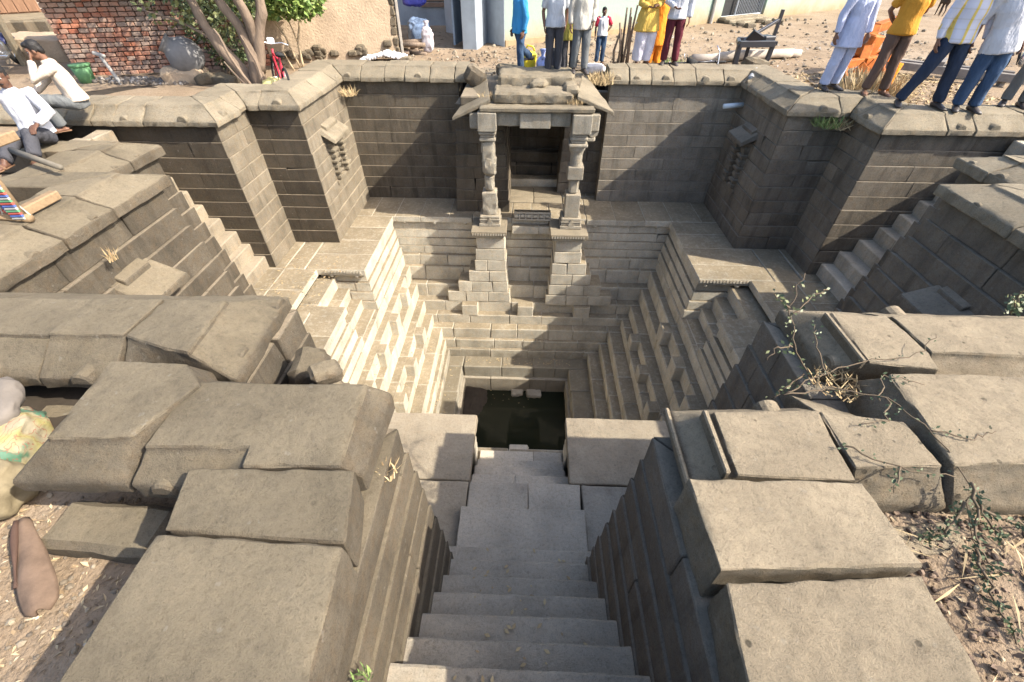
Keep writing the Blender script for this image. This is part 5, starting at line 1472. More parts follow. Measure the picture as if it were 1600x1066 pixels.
scatter('leaf_litter', 'dry leaf chips and twigs on the ground left of the big slab', 'litter', (-3.6, -1.5, .15, 1.15), 1300, (.008, .05), chip, .7, gz)
scatter('leaf_litter', 'dark dry leaf litter on the soil right of the pale slabs', 'litter', (1.58, 3.6, .1, 1.15), 1700, (.008, .055), chipd, .8, gz)
pebbles('gravel', 'earth clods on the soil right of the pale slabs', 'gravel', (1.6, 3.5, .1, 1.1), 900, (.003, .018), chipd, gz)
pebbles('gravel', 'small stones among the chips on the left ground', 'gravel', (-3.5, -1.5, .15, 1.6), 520, (.003, .020), peb, gz)
pebbles('rubbish', 'dark rubbish and stones along the foot of the brick wall', 'rubbish', (-8.9, -6.9, 9.75, 10.15), 260, (.02, .07), rub, gz)
pebbles('lime_rubble', 'heap of white lime chips in front of the plastered wall', 'rubble', (-4.1, -3.05, 12.25, 12.75), 520, (.02, .06), limew, lambda x, y: gz(x, y) + max(0, .14 - abs(x + 3.5) * .2))
pebbles('gravel', 'stones and dust behind the far coping', 'gravel', (-4.5, 6.5, 10.9, 13.8), 700, (.01, .045), peb, gz)
scatter('straw_litter', 'straw and chaff strewn behind the right coping', 'litter', (4.6, 8.8, 8.9, 11.6), 2200, (.04, .14), M['straw'], .4, gz)
scatter('yard_litter', 'bits of straw and litter spread over the dusty yard', 'litter', (-4, 12, 10.9, 18), 2600, (.03, .13), rub, .4, gz)
pebbles('yard_stones', 'scattered stones over the far dusty yard', 'stones', (-2, 14, 12, 22), 420, (.02, .08), peb, gz)
scatter('straw_litter', 'dry leaves and straw along the left ledge', 'litter', (-4.6, -3.4, 5.7, 7.3), 260, (.02, .07), M['straw'], .3, None, .006)
for (x0, x1, y0, y1, z, n) in ((-2.7, -2.56, 4.5, 8.4, -1.14, 26), (-2.36, -2.2, 4.8, 8, -1.84, 18), (-2.15, -1.97, 5, 8, -2.12, 22), (-1.9, -1.5, 5, 7.5, -2.9, 60), (-1.4, 1.2, 7.62, 7.88, -3.15, 90), (-.5, .55, .4, 2.6, .1, 0)):
    if n: scatter('fallen_leaves', {26: 'yellow leaves on the upper lit tread of the block rows', 18: 'yellow leaves on the lower block row tread', 22: 'yellow leaves scattered on the broad lit tread', 60: 'dry leaf bits on the lowest left treads', 90: 'dry leaf bits on the far rim of the tank'}[n], 'leaves', (x0, x1, y0, y1), n, (.03, .06), M['straw'], .4, None, z)
m = MB()
for i, y in enumerate(far[:9]):
    for _ in range(7):
        x = J(.45) + .05; L = R.uniform(.02, .05); a = R.uniform(0, 6)
        p = Vector((x, y - R.uniform(.02, .16), .24 * (i + 1) + .012)); d = Vector((cos(a), sin(a), .15)) * L; s_ = Vector((-sin(a), cos(a), 0)) * L * .25
        m.add([p, p + d * .5 + s_, p + d, p + d * .5 - s_], [(0, 1, 2, 3)])
tag(m.obj('fallen_leaves', M['straw']), 'few dry leaves lying on the shaded stair treads', 'leaves', kind='stuff')
tuft('dry_grass', 'dry grass tuft growing between the shrine roof and right coping', 1.45, 10.15, 2.45, 260, .22, M['straw'])
tuft('dry_grass', 'dry grass tuft on the shrine cornice by the left eave', -.75, 9.2, 2.36, 120, .12, M['straw'], spread=.2)
tuft('dry_grass', 'dry grass tuft on the shrine cornice by the right eave', .86, 9.0, 2.36, 120, .12, M['straw'], spread=.18)
tuft('weeds', 'green weeds sprouting in front of the alley mouth', -2.2, 11.2, 2.42, 420, .18, M['grass'], 'weeds', .4, .9)
tuft('weeds', 'green weed clump beside the fallen bicycle', 3.15, 11.5, 2.42, 700, .26, M['grass'], 'weeds', .34, .8)
tuft('dry_grass', 'tall dry grass between the brown trousers and striped shirt man', 6.1, 8.9, 2.42, 420, .5, M['straw'], spread=.5)
tuft('dry_grass', 'dry grass clump in front of the orange machine', 6.9, 10.1, 2.42, 420, .35, M['straw'], spread=.6)
tuft('weeds', 'weeds hanging under the buttress coping below the lilac kurta man', 4.95, 8.02, 2.30, 240, .20, M['grass'], 'weeds', .22, 1.2)
tuft('dry_grass', 'dry roots hanging under the buttress coping', 5.15, 8.05, 2.28, 200, .22, M['straw'], 'grass', .25, 1.3)
tuft('dry_grass', 'dry roots in the corner joint left of the far wall', -3.72, 10.05, 2.2, 160, .2, M['straw'], 'grass', .16, 1.3)
tuft('dry_grass', 'straw tuft growing from the joint of the stepped left wall', -3.98, 3.55, 2.22, 22, .15, M['straw'], 'grass', .04, .5)
tuft('weeds', 'little weed at the inner edge of the widest left slab', -.63, .40, 2.2, 40, .055, M['grass'], 'weeds', .04, .9)
tuft('dry_grass', 'dry tuft where the left landing slab meets the stair wall', -.69, 1.25, 2.40, 40, .07, M['straw'], 'grass', .05, .9)
# creepers on the right slabs
green = M['leaf_olive']
def creeper(name, label, paths, nleaf, lsize, r=.006, leaf=green, cat='creeper'):
    t = thing(name, label, cat, paths[0][0])
    m = MB()
    for pts in paths:
        pp = []
        for i in range(len(pts) - 1):
            a, b_ = Vector(pts[i]), Vector(pts[i + 1])
            for k in range(5):
                p = a.lerp(b_, k / 5); pp.append(p + Vector((J(.014), J(.014), abs(J(.012)))))
        pp.append(Vector(pts[-1])); m.tube(pp, [r * (1 - .6 * i / len(pp)) for i in range(len(pp))], 5)
    m.obj('stem', plain('dry_stem', (.13, .095, .06), .9) if 'dry_stem' not in bpy.data.materials else bpy.data.materials['dry_stem'], t, True)
    if nleaf:
        k = MB()
        for _ in range(nleaf):
            pts = R.choice(paths); i = R.randrange(len(pts) - 1); p = Vector(pts[i]).lerp(Vector(pts[i + 1]), R.random()) + Vector((J(.02), J(.02), J(.02)))
            a = Vector((J(1), J(1), J(.7))).normalized(); s_ = a.orthogonal().normalized(); L = lsize * R.uniform(.6, 1.3)
            k.add([p, p + a * L * .5 + s_ * L * .26, p + a * L, p + a * L * .5 - s_ * L * .26], [(0, 1, 2, 3)])
        o = k.obj('foliage', leaf, t); o['kind'] = 'stuff'
    return t
creeper('creeper', 'thin twiggy plant with small leaves rising by the right coping end', [[(1.80, 1.95, 2.5), (1.72, 2.1, 2.62), (1.70, 2.3, 2.78), (1.80, 2.45, 2.95)], [(1.70, 2.3, 2.78), (1.60, 2.35, 2.86)], [(1.70, 2.25, 2.74), (1.85, 2.35, 2.84), (1.96, 2.4, 2.86)], [(1.72, 2.1, 2.62), (1.58, 2.05, 2.66), (1.52, 2.0, 2.60)], [(1.78, 1.98, 2.5), (1.62, 1.86, 2.5), (1.55, 1.84, 2.42)]], 120, .030, .006)
creeper('creeper', 'dry creeper trailing over the joint of the pale right slabs', [[(1.5, 1.72, 2.6), (1.75, 1.82, 2.66), (2.0, 1.90, 2.70), (2.3, 1.93, 2.74), (2.45, 2.05, 2.80)], [(1.45, 1.66, 2.66), (1.7, 1.7, 2.68), (1.95, 1.6, 2.72), (2.03, 1.4, 2.72), (2.06, 1.15, 2.68), (2.05, .95, 2.52), (2.0, .75, 2.50)], [(1.95, 1.6, 2.72), (1.85, 1.45, 2.72), (1.7, 1.42, 2.715)], [(2.03, 1.4, 2.72), (2.2, 1.35, 2.73), (2.35, 1.4, 2.73)], [(1.75, 1.18, 2.71), (1.65, 1.05, 2.72)], [(1.75, 1.8, 2.68), (1.7, 1.95, 2.8), (1.72, 2.05, 2.85)], [(1.9, 1.6, 2.7), (2.0, 1.75, 2.74), (2.2, 1.7, 2.73)], [(1.55, 1.3, 2.72), (1.75, 1.18, 2.71), (2.0, 1.15, 2.70)]], 170, .020, .0048, M['leaf_dark'])
tuft('dry_grass', 'matted dry roots in the gap between the pale right slabs', 1.88, 1.84, 2.56, 130, .075, M['straw'], 'grass', .14, 1.5)
creeper('creeper', 'dark leafy root mass spilling off the pale right slab', [[(2.05, 1.12, 2.70), (2.06, 1.0, 2.58), (2.03, .9, 2.52), (2.1, .8, 2.5)], [(2.08, 1.1, 2.66), (2.14, .98, 2.55), (2.2, .95, 2.52)], [(2.04, 1.08, 2.62), (1.95, .97, 2.52), (1.84, .95, 2.5)], [(2.1, 1.05, 2.6), (2.3, 1.0, 2.55), (2.5, 1.02, 2.54)], [(2.02, .9, 2.52), (1.98, .72, 2.5), (1.95, .55, 2.49)]], 480, .022, .007, M['leaf_dark'])
creeper('creeper', 'upright leafy weed on the far right coping joint', [[(3.28, 2.45, 2.66), (3.30, 2.5, 2.85), (3.36, 2.5, 3.02)], [(3.28, 2.45, 2.7), (3.42, 2.5, 2.86)], [(3.3, 2.42, 2.7), (3.18, 2.45, 2.82)]], 150, .035, .006)
scatter('twigs', 'thin dry twigs lying on the dirt right of the slabs', 'twigs', (1.7, 2.6, .2, 1.0), 40, (.12, .35), M['straw'], .12, lambda x, y: gz(x, y) + .012, thin=(.02, .04))

# sacks, bark sheath
def sack(label, c, r, mat, rz=0, knot=None, name='sack', tilt=(0, 0)):
    t = thing(name, label, 'sack', (c[0], c[1], c[2] - r[2]))
    V, F = ell((0, 0, 0), (1, 1, 1), 56, 34)
    e = Euler((tilt[0], tilt[1], rz)).to_matrix(); out = []; sd = Vector((R.uniform(0, 9), 0, 0))
    for p in V:
        q = Vector([math.copysign(abs(u) ** .62, u) for u in p])
        q = Vector((q.x * r[0], q.y * r[1], q.z * r[2]))
        q *= 1.04 + noise.fractal(q * 5 + sd, 1, 2, 3) * .14 - abs(noise.noise(q * 8 + sd)) * .20 - abs(noise.noise(q * 19 + sd)) * .08
        out.append(e @ q + Vector(c))
    o = mesh_obj('sack_body', out, F, mat, t, True)
    if knot:
        a = Vector(knot); k = MB(); d = (a - Vector(c)).normalized()
        k.tube([a - d * .06, a, a + d * .06, a + d * .12], [.09, .035, .05, .075], 12); k.obj('tied_neck', mat, t, True)
    return t
def sack_mat():
    m, nt, b = nodes_of('printed_sack'); N = NT(nt)
    tc = N.n('ShaderNodeTexCoord'); P = tc.outputs['Object']
    n = N.noise(P, 7, 3, .6); n2 = N.noise(P, 3.1, 2, .4); n3 = N.noise(P, 22, 4, .7)
    c = N.ramp(n2, [(.40, (.26, .225, .15)), (.47, (.29, .255, .10)), (.55, (.27, .235, .145)), (.56, (.07, .15, .09)), (.66, (.08, .17, .11)), (.69, (.27, .235, .155))])
    w = N.n('ShaderNodeTexWave'); w.inputs['Scale'].default_value = 13; w.inputs['Distortion'].default_value = 14; N.l(P, w.inputs['Vector'])
    c = N.mix(N.math('MULTIPLY', N.ramp(w.outputs['Fac'], [(.94, (0, 0, 0)), (.98, (1, 1, 1))]), .6), c, (.24, .07, .045))
    c = N.mix(.55, c, N.ramp(n3, [(.3, (.62, .58, .5)), (.6, (1, 1, 1))]), 'MULTIPLY')
    N.l(c, b.inputs['Base Color']); b.inputs['Roughness'].default_value = .7
    N.l(N.bump(n, .6, .03, N.bump(n3, .4, .006)), b.inputs['Normal'])
    return m
sack('printed woven sack in yellow and green beside the tilted slab', (-3.06, 1.34, 2.33), (.30, .24, .20), sack_mat(), .3)
sack('plain grey cloth bundle lying on top of the printed sack', (-3.14, 1.46, 2.52), (.26, .20, .07), plain('grey_sackcloth', (.15, .13, .11), .9, .1, .2, 6, .6, 40), .5, None, 'sack', (.2, -.1))
sack('pale straw coloured sack in the lower left by the bark', (-2.98, 1.10, 2.32), (.30, .16, .17), plain('straw_sackcloth', (.19, .155, .095), .85, .15, .25, 8, .6, 60), .2, None)
bk = thing('bark_sheath', 'curled pink brown palm bark sheath on the left ground', 'bark', (-2.35, .8, 2.2))
m = MB(); K = 10; Lr = 18; A_ = Vector((-2.53, .97, 2.30)); B_ = Vector((-2.19, .60, 2.19)); sv = Vector((.70, .71, 0)); edge = []
for i in range(Lr + 1):
    t = i / Lr; c = A_.lerp(B_, t); w_ = .016 + .066 * t ** .7 * sqrt(max(0, 1 - t ** 7))
    edge.append(c - sv * w_ + Vector((0, 0, .022)))
    for k in range(K + 1):
        u = 2 * k / K - 1
        m.v.append(tuple(c + sv * (w_ * u) + Vector((0, 0, .035 * (1 - u * u) * (.4 + t * .6) + noise.noise(c * 9 + Vector((u, 0, 0))) * .012))))
for i in range(Lr):
    for k in range(K):
        a = i * (K + 1) + k; m.f.append((a, a + 1, a + K + 2, a + K + 1))
m.mi = [0] * len(m.f)
q = MB(); q.tube(edge[:13], [.012 + .006 * sin(i * .5) for i in range(13)], 7); q.obj('rolled_edge', plain('dark_bark_edge', (.07, .04, .028), .8), bk, True)
bo = m.obj('bark', plain('pink_bark', (.135, .092, .064), .8, .2, .35, 9, .4, 30, 0, .006), bk, True)
sm_ = bo.modifiers.new('thick', 'SOLIDIFY'); sm_.thickness = .012
# rope cot on its side, with its wooden rails, and a loose pole
ct = thing('rope_cot', 'wooden cot strung with striped rope standing on its side', 'cot', (-4.9, 3.45, 2.7))
wd_ = plain('pale_wood', (.24, .165, .095), .8, .2, .25, 5, .4, 30, 0, .006, (1, 6, 6))
for z in (2.72, 3.30):
    k = MB(); k.tube([(-6.2, 3.55, z), (-4.32, 3.42, z)], [.036, .036], 8); k.obj('rail', wd_, ct, True)
for x in (-4.38,):
    k = MB(); k.tube([(x, 3.42, 2.70), (x, 3.44, 3.4)], [.032, .032], 8); k.obj('rail', wd_, ct, True)
for z in (2.75, 3.28):
    k = MB(); k.box((-4.42, 3.62, z), (.08, .45, .08), ch=.01); k.obj('leg', wd_, ct)
cords = [plain('cord_' + n, c, .9) for n, c in (('white', (.35, .33, .29)), ('blue', (.08, .12, .32)), ('red', (.4, .08, .06)), ('green', (.1, .25, .13)))]
k = MB()
for i in range(44):
    x = -4.44 - i * .034
    for j, dx in enumerate((-.24, .24)):
        k.tube([(x + dx * .5, 3.425 + j * .012, 2.74), (x - dx * .5, 3.425 + j * .012, 3.28)], [.007, .007], 4, mi=(i // 3) % 3)
o = k.obj('webbing', cords[:3], ct); o['kind'] = 'stuff'
k = MB()
for i in range(26):
    z = 2.73 + i * .022
    k.tube([(-4.44, 3.39, z), (-4.33, 3.385, z + .008)], [.012, .012], 6, mi=i % 4)
o = k.obj('edge_binding', cords, ct); o['kind'] = 'stuff'
po = MB(); po.tube([(-5.75, 4.85, 2.80), (-4.83, 4.42, 2.78)], [.035, .028], 8); tag(po.obj('wooden_pole', plain('grey_pole', (.13, .115, .09), .9), None, True), 'loose grey wooden pole lying across the coping slabs', 'pole')
# pipes
pv_ = MB(); pv_.tube([(4.32, 9.92, 2.15), (3.93, 9.90, 2.12)], [.045, .045], 16); pv_.tube([(3.932, 9.90, 2.12), (3.96, 9.90, 2.122)], [.034, .034], 16)
tag(pv_.obj('drain_pipe', plain('grey_plastic', (.52, .57, .60), .4, .5, .05, 4, 0), None, True), 'short grey plastic pipe sticking out of the shaded wall', 'pipe')
pv_ = MB(); pv_.tube([(4.62, 10.55, 2.62), (4.36, 10.02, 2.56)], [.075, .075], 16, caps=False); pv_.tube([(4.62, 10.55, 2.62), (4.36, 10.02, 2.56)], [.06, .06], 16)
tag(pv_.obj('clay_pipe', plain('grey_clay_pipe', (.33, .33, .32), .7), None, True), 'stubby grey pipe lying at the coping corner', 'pipe')
# sticks
stk = thing('stick_bundle', 'bundle of upright brown sticks planted behind the coping', 'sticks', (2.05, 11.6, 2.4))
for i in range(8):
    x = 2.05 + J(.16); y = 11.6 + J(.08); h_ = R.uniform(.7, 1.3)
    k = MB(); k.tube([(x, y, 2.38), (x + J(.05), y, 2.38 + h_ * .5), (x + J(.08), y, 2.38 + h_)], [.03, .026, .018], 7); k.obj('stick', bark, stk, True)
# logs
for i, (a, b_, r, l) in enumerate((((3.9, 12.5, 2.52), (6.6, 13.4, 2.53), .10, 'long grey log on the ground behind the black plough frame'), ((5.0, 13.3, 2.5), (6.9, 13.5, 2.5), .09, 'shorter log lying behind the long grey log'))):
    k = MB(); k.tube([Vector(a).lerp(Vector(b_), t / 6) + Vector((0, J(.03), J(.015))) for t in range(7)], [r * R.uniform(.9, 1.1) for _ in range(7)], 12); tag(k.obj('log', plain('grey_log', (.40, .35, .29), .9, .1, .25, 4, .5, 20) if i == 0 else bpy.data.materials['grey_log'], None, True), l, 'log')
fw_ = thing('firewood', 'small stack of cut firewood next to the white sack', 'firewood', (-3.0, 13.5, 2.4))
for i in range(9):
    x = -3.15 + J(.25); y = 13.3 + J(.25); z = 2.47 + (i % 3) * .09; a = R.uniform(-.6, .3)
    k = MB(); k.tube([(x - .3 * cos(a), y - .3 * sin(a), z), (x + .3 * cos(a), y + .3 * sin(a), z + J(.04))], [.055, .05], 8); k.obj('firewood_log', bark, fw_, True)
sack('upright white sack by the alley mouth next to firewood', (-2.66, 13.6, 2.69), (.15, .15, .28), plain('white_sack', (.45, .41, .42), .8, .2, .1, 5, .4, 40), 0, (-2.66, 13.6, 2.98))
sack('crumpled blue plastic bundle in the shade behind firewood', (-3.0, 14.3, 2.75), (.3, .3, .34), plain('blue_plastic', (.12, .17, .26), .5, .4, .6, 5, .6, 12), .2, None, 'bundle')
sack('blue tarpaulin bundle at the end of the plastered wall', (-3.15, 14.8, 3.45), (.3, .25, .16), plain('blue_tarp', (.05, .06, .35), .5, .4, .2, 5), .2, None, 'bundle')
# containers between the standing men
jc = thing('jerrycan', 'yellow plastic jerrycan on the ground behind the blue shirt man', 'container', (-.02, 11.3, 2.4))
k = MB(); k.box((-.02, 11.3, 2.62), (.30, .2, .40), (0, .12, .2), ch=.05); k.obj('can_body', plain('yellow_plastic', (.72, .56, .03), .45, .5, .08, 4, 0), jc)
k = MB(); k.tube([(-.1, 11.3, 2.84), (-.05, 11.3, 2.92), (.06, 11.3, 2.90), (.10, 11.3, 2.82)], [.02] * 4, 8); k.obj('handle', bpy.data.materials['yellow_plastic'], jc, True)
sack('blue and white plastic bag between yellow can and black bag', (.28, 11.15, 2.56), (.13, .12, .18), plain('blue_white_plastic', (.28, .34, .62), .4, .5, .6, 9), 0, (.28, 11.15, 2.76), 'bag')
sack('black bag standing on the ground behind the grey tee man', (.62, 11.35, 2.62), (.2, .14, .24), plain('black_bag', (.02, .02, .022), .6), 0, (.62, 11.35, 2.88), 'bag')
sack('white cloth bundle on the ground in front of the boy', (1.45, 11.35, 2.5), (.24, .12, .10), plain('white_bundle', (.62, .58, .55), .8), .3, None, 'bundle')
bu = MB(); bu.tube([(-8.95, 9.85, 2.42), (-8.95, 9.85, 2.72)], [.13, .17], 16); bu.tube([(-8.95, 9.85, 2.70), (-8.95, 9.85, 2.74)], [.18, .18], 16)
tag(bu.obj('bucket', plain('green_plastic', (.10, .22, .10), .6), None, True), 'faded green bucket at the corner of the brick house', 'bucket')
k = MB(); k.tube([(-8.2, 9.75, 2.40), (-8.42, 9.85, 2.88)], [.035, .03], 8); k.box((-8.43, 9.85, 2.90), (.22, .07, .06), (0, .3, 0), ch=.015)
tag(k.obj('mallet', plain('grey_iron', (.28, .27, .25), .7)), 'grey mallet leaning on the rubbish by the brick wall', 'mallet')
sack('yellow crumpled cloth at the foot of the many stemmed tree', (-4.92, 9.45, 2.52), (.2, .13, .10), plain('yellow_cloth', (.62, .54, .22), .9, .1, .15, 8, .6, 20), .4, None, 'cloth')
# two wheelers
rubber = plain('black_rubber', (.02, .02, .02), .8); chrome = plain('chrome', (.6, .6, .6), .25, .5, .05, 4, 0, 60, .9); blackp = plain('black_paint', (.025, .025, .03), .4, .5, .1, 4, 0)
def ring(c, axis, r, t, n=28, k=8):
    c = Vector(c); axis = Vector(axis).normalized(); u = axis.orthogonal().normalized(); w = axis.cross(u); V = []; F = []
    for i in range(n):
        a = 2 * pi * i / n; d = u * cos(a) + w * sin(a)
        for j in range(k):
            b_ = 2 * pi * j / k; V.append(c + d * (r + t * cos(b_)) + axis * (t * sin(b_)))
    for i in range(n):
        for j in range(k):
            F.append((i * k + j, ((i + 1) % n) * k + j, ((i + 1) % n) * k + (j + 1) % k, i * k + (j + 1) % k))
    return V, F
def put(mb_, X): mb_.v = [tuple(X @ Vector(v)) for v in mb_.v]; return mb_
def bicycle(label, loc, rot, paint, basket=False):
    t = thing('bicycle', label, 'bicycle', loc)
    X = Matrix.Translation(Vector(loc)) @ Euler(rot).to_matrix().to_4x4()
    def part(nm, fn, mat, parent=t):
        k = MB(); fn(k); return put(k, X).obj(nm, mat, parent, True)
    for x in (-.5, .5):
        wl_ = part('wheel', lambda k: k.add(*ring((x, 0, .32), (0, 1, 0), .30, .02)), rubber)
        def sp(k):
            k.tube([(x, -.04, .32), (x, .04, .32)], [.025, .025], 8)
            for i in range(14):
                a = 2 * pi * i / 14; k.tube([(x, 0, .32), (x + .29 * cos(a), 0, .32 + .29 * sin(a))], [.0025, .0025], 4)
        part('spokes', sp, chrome, wl_)
    def fr(k):
        for a, b_ in (((-.5, 0, .32), (-.12, 0, .32)), ((-.12, 0, .32), (-.22, 0, .78)), ((-.5, 0, .32), (-.2, 0, .70)), ((-.2, 0, .70), (.34, 0, .74)), ((-.12, 0, .32), (.36, 0, .66)), ((.33, 0, .82), (.5, .0, .32))):
            k.tube([a, b_], [.018, .018], 8)
    part('frame', fr, paint)
    part('saddle', lambda k: k.tube([(-.34, 0, .80), (-.22, 0, .82), (-.10, 0, .80)], [(.08, .03), (.06, .03), (.02, .02)], 10, flat=1), rubber)
    part('handlebar', lambda k: k.tube([(.24, -.28, .90), (.30, -.18, .93), (.33, 0, .90), (.30, .18, .93), (.24, .28, .90)], [.013] * 5, 8), chrome)
    part('pedals', lambda k: (k.tube([(-.12, -.06, .32), (-.02, -.08, .2), (-.02, -.18, .2)], [.01] * 3, 6), k.tube([(-.12, .06, .32), (-.22, .08, .44), (-.22, .18, .44)], [.01] * 3, 6)), chrome)
    if basket: part('mudguard', lambda k: k.box((.36, 0, .95), (.04, .13, .10), (0, .3, 0), ch=.02), plain('white_plastic', (.75, .73, .74), .5))
    return t
redp = plain('red_paint', (.50, .03, .05), .45, .5, .1, 4, 0)
bicycle('red bicycle leaning behind the coping next to the tree', (-4.80, 9.45, 2.22), (.12, 0, radians(125)), redp, True)
bicycle('dark bicycle lying on the ground behind maroon trousers', (3.5, 11.85, 2.52), (radians(78), 0, radians(12)), blackp)
def motorbike(label, loc, rot, paint):
    t = thing('motorbike', label, 'motorbike', loc)
    X = Matrix.Translation(Vector(loc)) @ Euler(rot).to_matrix().to_4x4()
    def part(nm, fn, mat, parent=t):
        k = MB(); fn(k); return put(k, X).obj(nm, mat, parent, True)
    for x in (-.62, .62):
        w = part('wheel', lambda k: k.add(*ring((x, 0, .29), (0, 1, 0), .24, .05)), rubber)
        part('rim', lambda k: (k.add(*ring((x, 0, .29), (0, 1, 0), .19, .018)), [k.tube([(x, 0, .29), (x + .19 * cos(a), 0, .29 + .19 * sin(a))], [.012, .012], 5) for a in [i * pi / 3 for i in range(6)]]), chrome, w)
        part('mudguard', lambda k: k.tube([(x + .3 * cos(a), 0, .29 + .32 * sin(a)) for a in [pi * (.15 + .7 * i / 8) for i in range(9)]], [(.012, .07)] * 9, 8), paint)
    part('fuel_tank', lambda k: k.add(*ell((.17, 0, .78), (.27, .13, .13), 16, 10)), paint)
    part('seat', lambda k: k.tube([(.02, 0, .77), (-.25, 0, .76), (-.62, 0, .82)], [(.05, .11), (.05, .13), (.04, .10)], 12), rubber)
    part('engine', lambda k: (k.box((.05, 0, .40), (.34, .24, .28), ch=.05), k.box((.12, 0, .58), (.18, .2, .14), ch=.03)), chrome)
    part('frame', lambda k: (k.tube([(.42, 0, .9), (.2, 0, .3), (-.3, 0, .3), (-.62, 0, .29)], [.025] * 4, 8), k.tube([(-.62, .1, .29), (-.45, .1, .7)], [.02, .02], 8), k.tube([(-.62, -.1, .29), (-.45, -.1, .7)], [.02, .02], 8)), blackp)
    part('fork', lambda k: (k.tube([(.62, .08, .29), (.42, .08, .92)], [.022, .022], 8), k.tube([(.62, -.08, .29), (.42, -.08, .92)], [.022, .022], 8)), chrome)
    part('handlebar', lambda k: k.tube([(.24, -.36, 1.02), (.36, -.2, 1.04), (.40, 0, .98), (.36, .2, 1.04), (.24, .36, 1.02)], [.016] * 5, 8), blackp)
    part('headlight', lambda k: k.add(*ell((.52, 0, .86), (.09, .10, .10), 12, 8)), chrome)
    part('tail_light', lambda k: k.box((-.78, 0, .70), (.07, .16, .08), ch=.02), plain('red_lens', (.5, .02, .02), .3))
    part('number_plate', lambda k: k.box((-.84, 0, .56), (.02, .2, .12), (0, -.2, 0), ch=.004), plain('pale_plate', (.62, .6, .52), .6))
    part('exhaust', lambda k: k.tube([(.1, -.14, .3), (-.2, -.16, .26), (-.75, -.18, .34)], [.03, .045, .05], 10), chrome)
    for y in (-.3, .3): part('mirror', lambda k: (k.tube([(.33, y, 1.04), (.33, y * 1.15, 1.2)], [.008, .008], 5), k.add(*ell((.33, y * 1.15, 1.23), (.015, .06, .045), 10, 6))), blackp)
    return t
motorbike('dark blue motorbike seen from behind, parked by the stone post', (-11.55, 10.9, 2.42), (0, 0, radians(112)), plain('blue_paint', (.03, .035, .10), .35, .5, .1, 4, 0))
motorbike('purple grey motorbike parked behind the right hand men', (10.35, 10.95, 2.42), (0, 0, radians(150)), plain('purple_paint', (.10, .07, .16), .35, .5, .1, 4, 0))
# iron plough frame
pf = thing('plough', 'black iron plough frame standing behind the coping', 'plough', (5.2, 12.4, 2.4))
def bar(nm, a, b_, s=.04, mat=blackp, root=pf):
    k = MB(); a = Vector(a); b_ = Vector(b_); d = b_ - a
    v, f = hexa([(x * s, y * s, z) for z in (0, d.length) for x, y in ((-1, -1), (1, -1), (1, 1), (-1, 1))], .006)
    q = d.to_track_quat('Z', 'Y'); k.add([q @ p + a for p in v], f); return k.obj(nm, mat, root)
for a, b_, s in (((4.78, 12.2, 2.86), (5.62, 12.3, 2.86), .06), ((4.82, 12.2, 2.38), (4.80, 12.2, 2.86), .05), ((5.56, 12.3, 2.38), (5.60, 12.3, 2.86), .045), ((5.12, 12.45, 2.40), (5.10, 12.4, 2.84), .04), ((4.98, 12.5, 2.88), (5.95, 13.2, 3.22), .03), ((5.95, 13.2, 2.70), (5.97, 13.2, 3.42), .035), ((5.0, 12.9, 2.86), (5.75, 13.0, 2.84), .05), ((5.70, 12.4, 2.86), (5.92, 13.1, 2.76), .035), ((4.8, 12.25, 2.86), (5.0, 12.9, 2.86), .04)):
    bar('bar', a, b_, s)
k = MB(); k.box((5.22, 12.55, 2.92), (.34, .06, .3), (.5, .4, .3), ch=.01); k.obj('plough_share', blackp, pf)
k = MB(); k.box((5.62, 12.8, 2.9), (.3, .3, .12), (0, 0, .3), ch=.02); k.obj('hitch', blackp, pf)
# orange farm implement
om = thing('cultivator', 'rusty orange cultivator with curved blades behind the trousers', 'machine', (7.2, 11.0, 2.4))
orange = plain('orange_paint', (.42, .115, .018), .7, .3, .5, 9, .3)
for a, b_, s in (((6.2, 10.6, 2.72), (7.7, 11.3, 2.78), .07), ((6.5, 11.2, 2.70), (8.0, 11.9, 2.80), .06), ((6.9, 10.9, 2.75), (7.3, 11.6, 3.25), .08), ((7.3, 11.6, 3.25), (7.9, 11.9, 3.35), .08), ((6.35, 10.7, 2.7), (6.6, 11.3, 2.72), .05), ((7.5, 11.2, 2.78), (7.8, 11.8, 2.8), .05)):
    bar('beam', a, b_, s, orange, om)
for i in range(6):
    x = 6.3 + i * .26; y = 10.65 + i * .12
    k = MB(); k.tube([(x, y, 2.74), (x - .1, y - .16, 2.64), (x - .06, y - .26, 2.5), (x + .08, y - .26, 2.42)], [(.03, .012), (.035, .012), (.045, .012), (.02, .01)], 8); k.obj('blade', orange if i % 2 else chrome, om, True)
for i in range(3):
    k = MB(); k.box((6.75 + i * .35, 10.6 + i * .3, 2.66), (.28, .03, .22), (.3, .5, .4 + i * .3), ch=.006); k.obj('plate', orange, om)
k = MB(); k.box((7.15, 11.3, 2.98), (.34, .26, .4), (.1, .1, .4), ch=.03); k.obj('gear_box', orange, om)
sf = MB()
vv, ff = tube([(5.98, 8.55, 2.70), (5.99, 8.55, 2.95), (6.02, 8.52, 3.12)], [(.09, .03), (.07, .025), (.05, .02)], 10); sf.add(vv, ff)
rockify(sf.obj('x', saffron), .04, .015, 9, .004) if False else tag(sf.obj('orange_cloth', saffron, None, True), 'strip of orange cloth hanging behind brown trousers', 'cloth')
cb = thing('cart_frame', 'grey wooden cart frame lying behind the striped shirt man', 'cart', (8.6, 11.0, 2.4))
gw = plain('cart_wood', (.20, .18, .16), .9, .1, .3, 4, .4, 20)
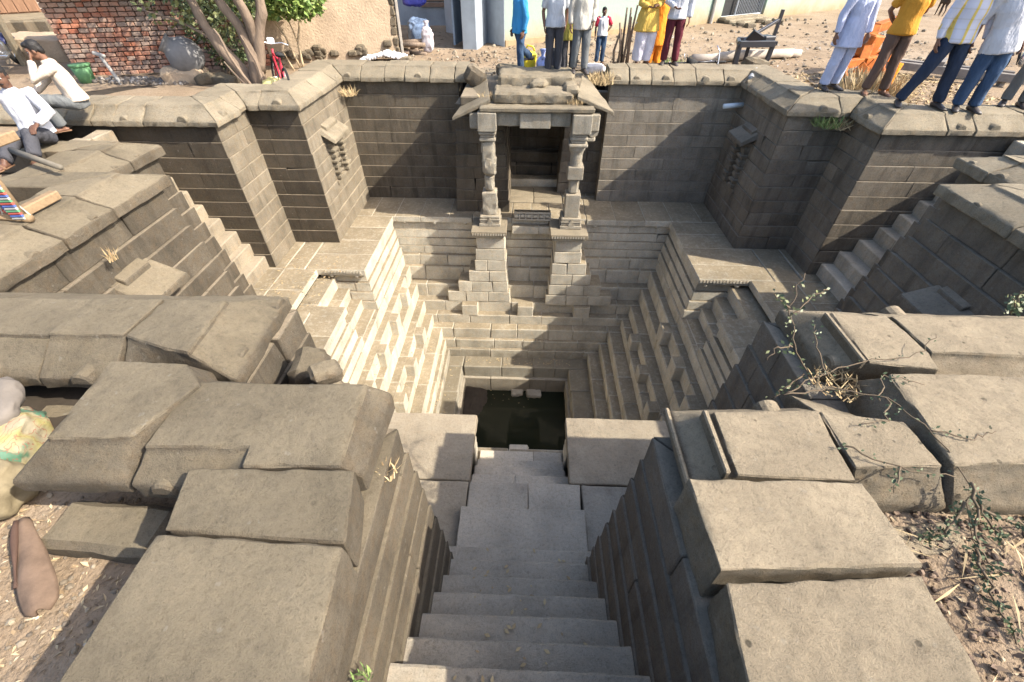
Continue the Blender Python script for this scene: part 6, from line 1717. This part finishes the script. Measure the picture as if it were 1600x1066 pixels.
for a, b_, s in (((7.7, 11.6, 2.62), (9.7, 10.35, 2.58), .07), ((8.0, 12.0, 2.60), (10.0, 10.8, 2.56), .07), ((7.7, 11.55, 2.7), (8.1, 12.1, 2.7), .05), ((8.6, 11.0, 2.7), (9.0, 11.5, 2.7), .05), ((9.4, 10.5, 2.68), (9.8, 11.0, 2.68), .05)):
    bar('beam', a, b_, s, gw, cb)
for x, y in ((7.9, 11.5), (9.6, 10.5), (8.2, 11.9), (9.85, 10.9)): bar('leg', (x, y, 2.36), (x, y, 2.56), .05, gw, cb)
# dog far down the street
dg_ = thing('dog', 'small dark dog standing far off on the street', 'dog', (16.9, 23.2, 2.42))
k = MB()
k.add(*tube([(-.32, 0, .52), (-.2, 0, .54), (.05, 0, .52), (.28, 0, .55), (.36, 0, .62)], [(.07, .09), (.10, .12), (.10, .13), (.11, .15), (.07, .09)], 12, True, 1, (0, 1, 0)))
k.tube([(.30, 0, .62), (.42, 0, .78), (.48, 0, .82)], [.075, .06, .05], 10); k.add(*ell((.50, 0, .83), (.10, .065, .07))); k.tube([(.54, 0, .82), (.68, 0, .79)], [.045, .028], 8)
for y in (-.045, .045): k.tube([(.46, y, .88), (.45, y * 1.5, .97)], [.025, .006], 6)
k.tube([(-.34, 0, .56), (-.46, 0, .68), (-.44, 0, .82)], [.022, .018, .01], 6)
for x, y in ((.25, .06), (.25, -.06)): k.tube([(x, y, .5), (x + .01, y, .27), (x - .01, y, .04), (x + .05, y, .02)], [.05, .03, .022, .02], 8)
for x, y in ((-.26, .06), (-.26, -.06)): k.tube([(x, y, .52), (x + .07, y, .36), (x - .07, y, .22), (x - .04, y, .04), (x + .02, y, .02)], [.065, .045, .025, .02, .02], 8)
remeshed('body', k, .016, plain('dark_fur', (.06, .045, .035), .9, .1, .2, 10, .5, 60), dg_, Matrix.Translation((16.9, 23.2, 2.42)) @ Matrix.Rotation(radians(70), 4, 'Z'), 2)

scatter('floating_leaves', 'dead leaves floating on the dark tank water', 'leaves', (-1.3, .2, 6.9, 7.5), 16, (.02, .05), M['straw'], .08, None, -3.932)
mm = mesh_obj('mud_bank', *ell((XA + .1, YC_ - .35, -3.98), (.55, .75, .17), 28, 14), M['joint'], None, True); rockify(mm, .06, .04, 4, .01); tag(mm, 'dark mud bank showing in the back corner of the water tank', 'mud', kind='stuff')

for k in range(8):                                       # broken stub of walling that carries the loose stones
    e = .03 * (8 - k)
    rbox('stone', -1.80, -1.36 + e * .5, 1.84 - e * .3, 2.30 + e * .4, CZ[k], CZ[k + 1] - .004, M['wall'], wL3, .012, .012)
rbox('stone', -1.80, -1.22, 1.74, 2.12, CZ[7], CZ[8] - .03, M['copeL'], wL3, .03, .02)
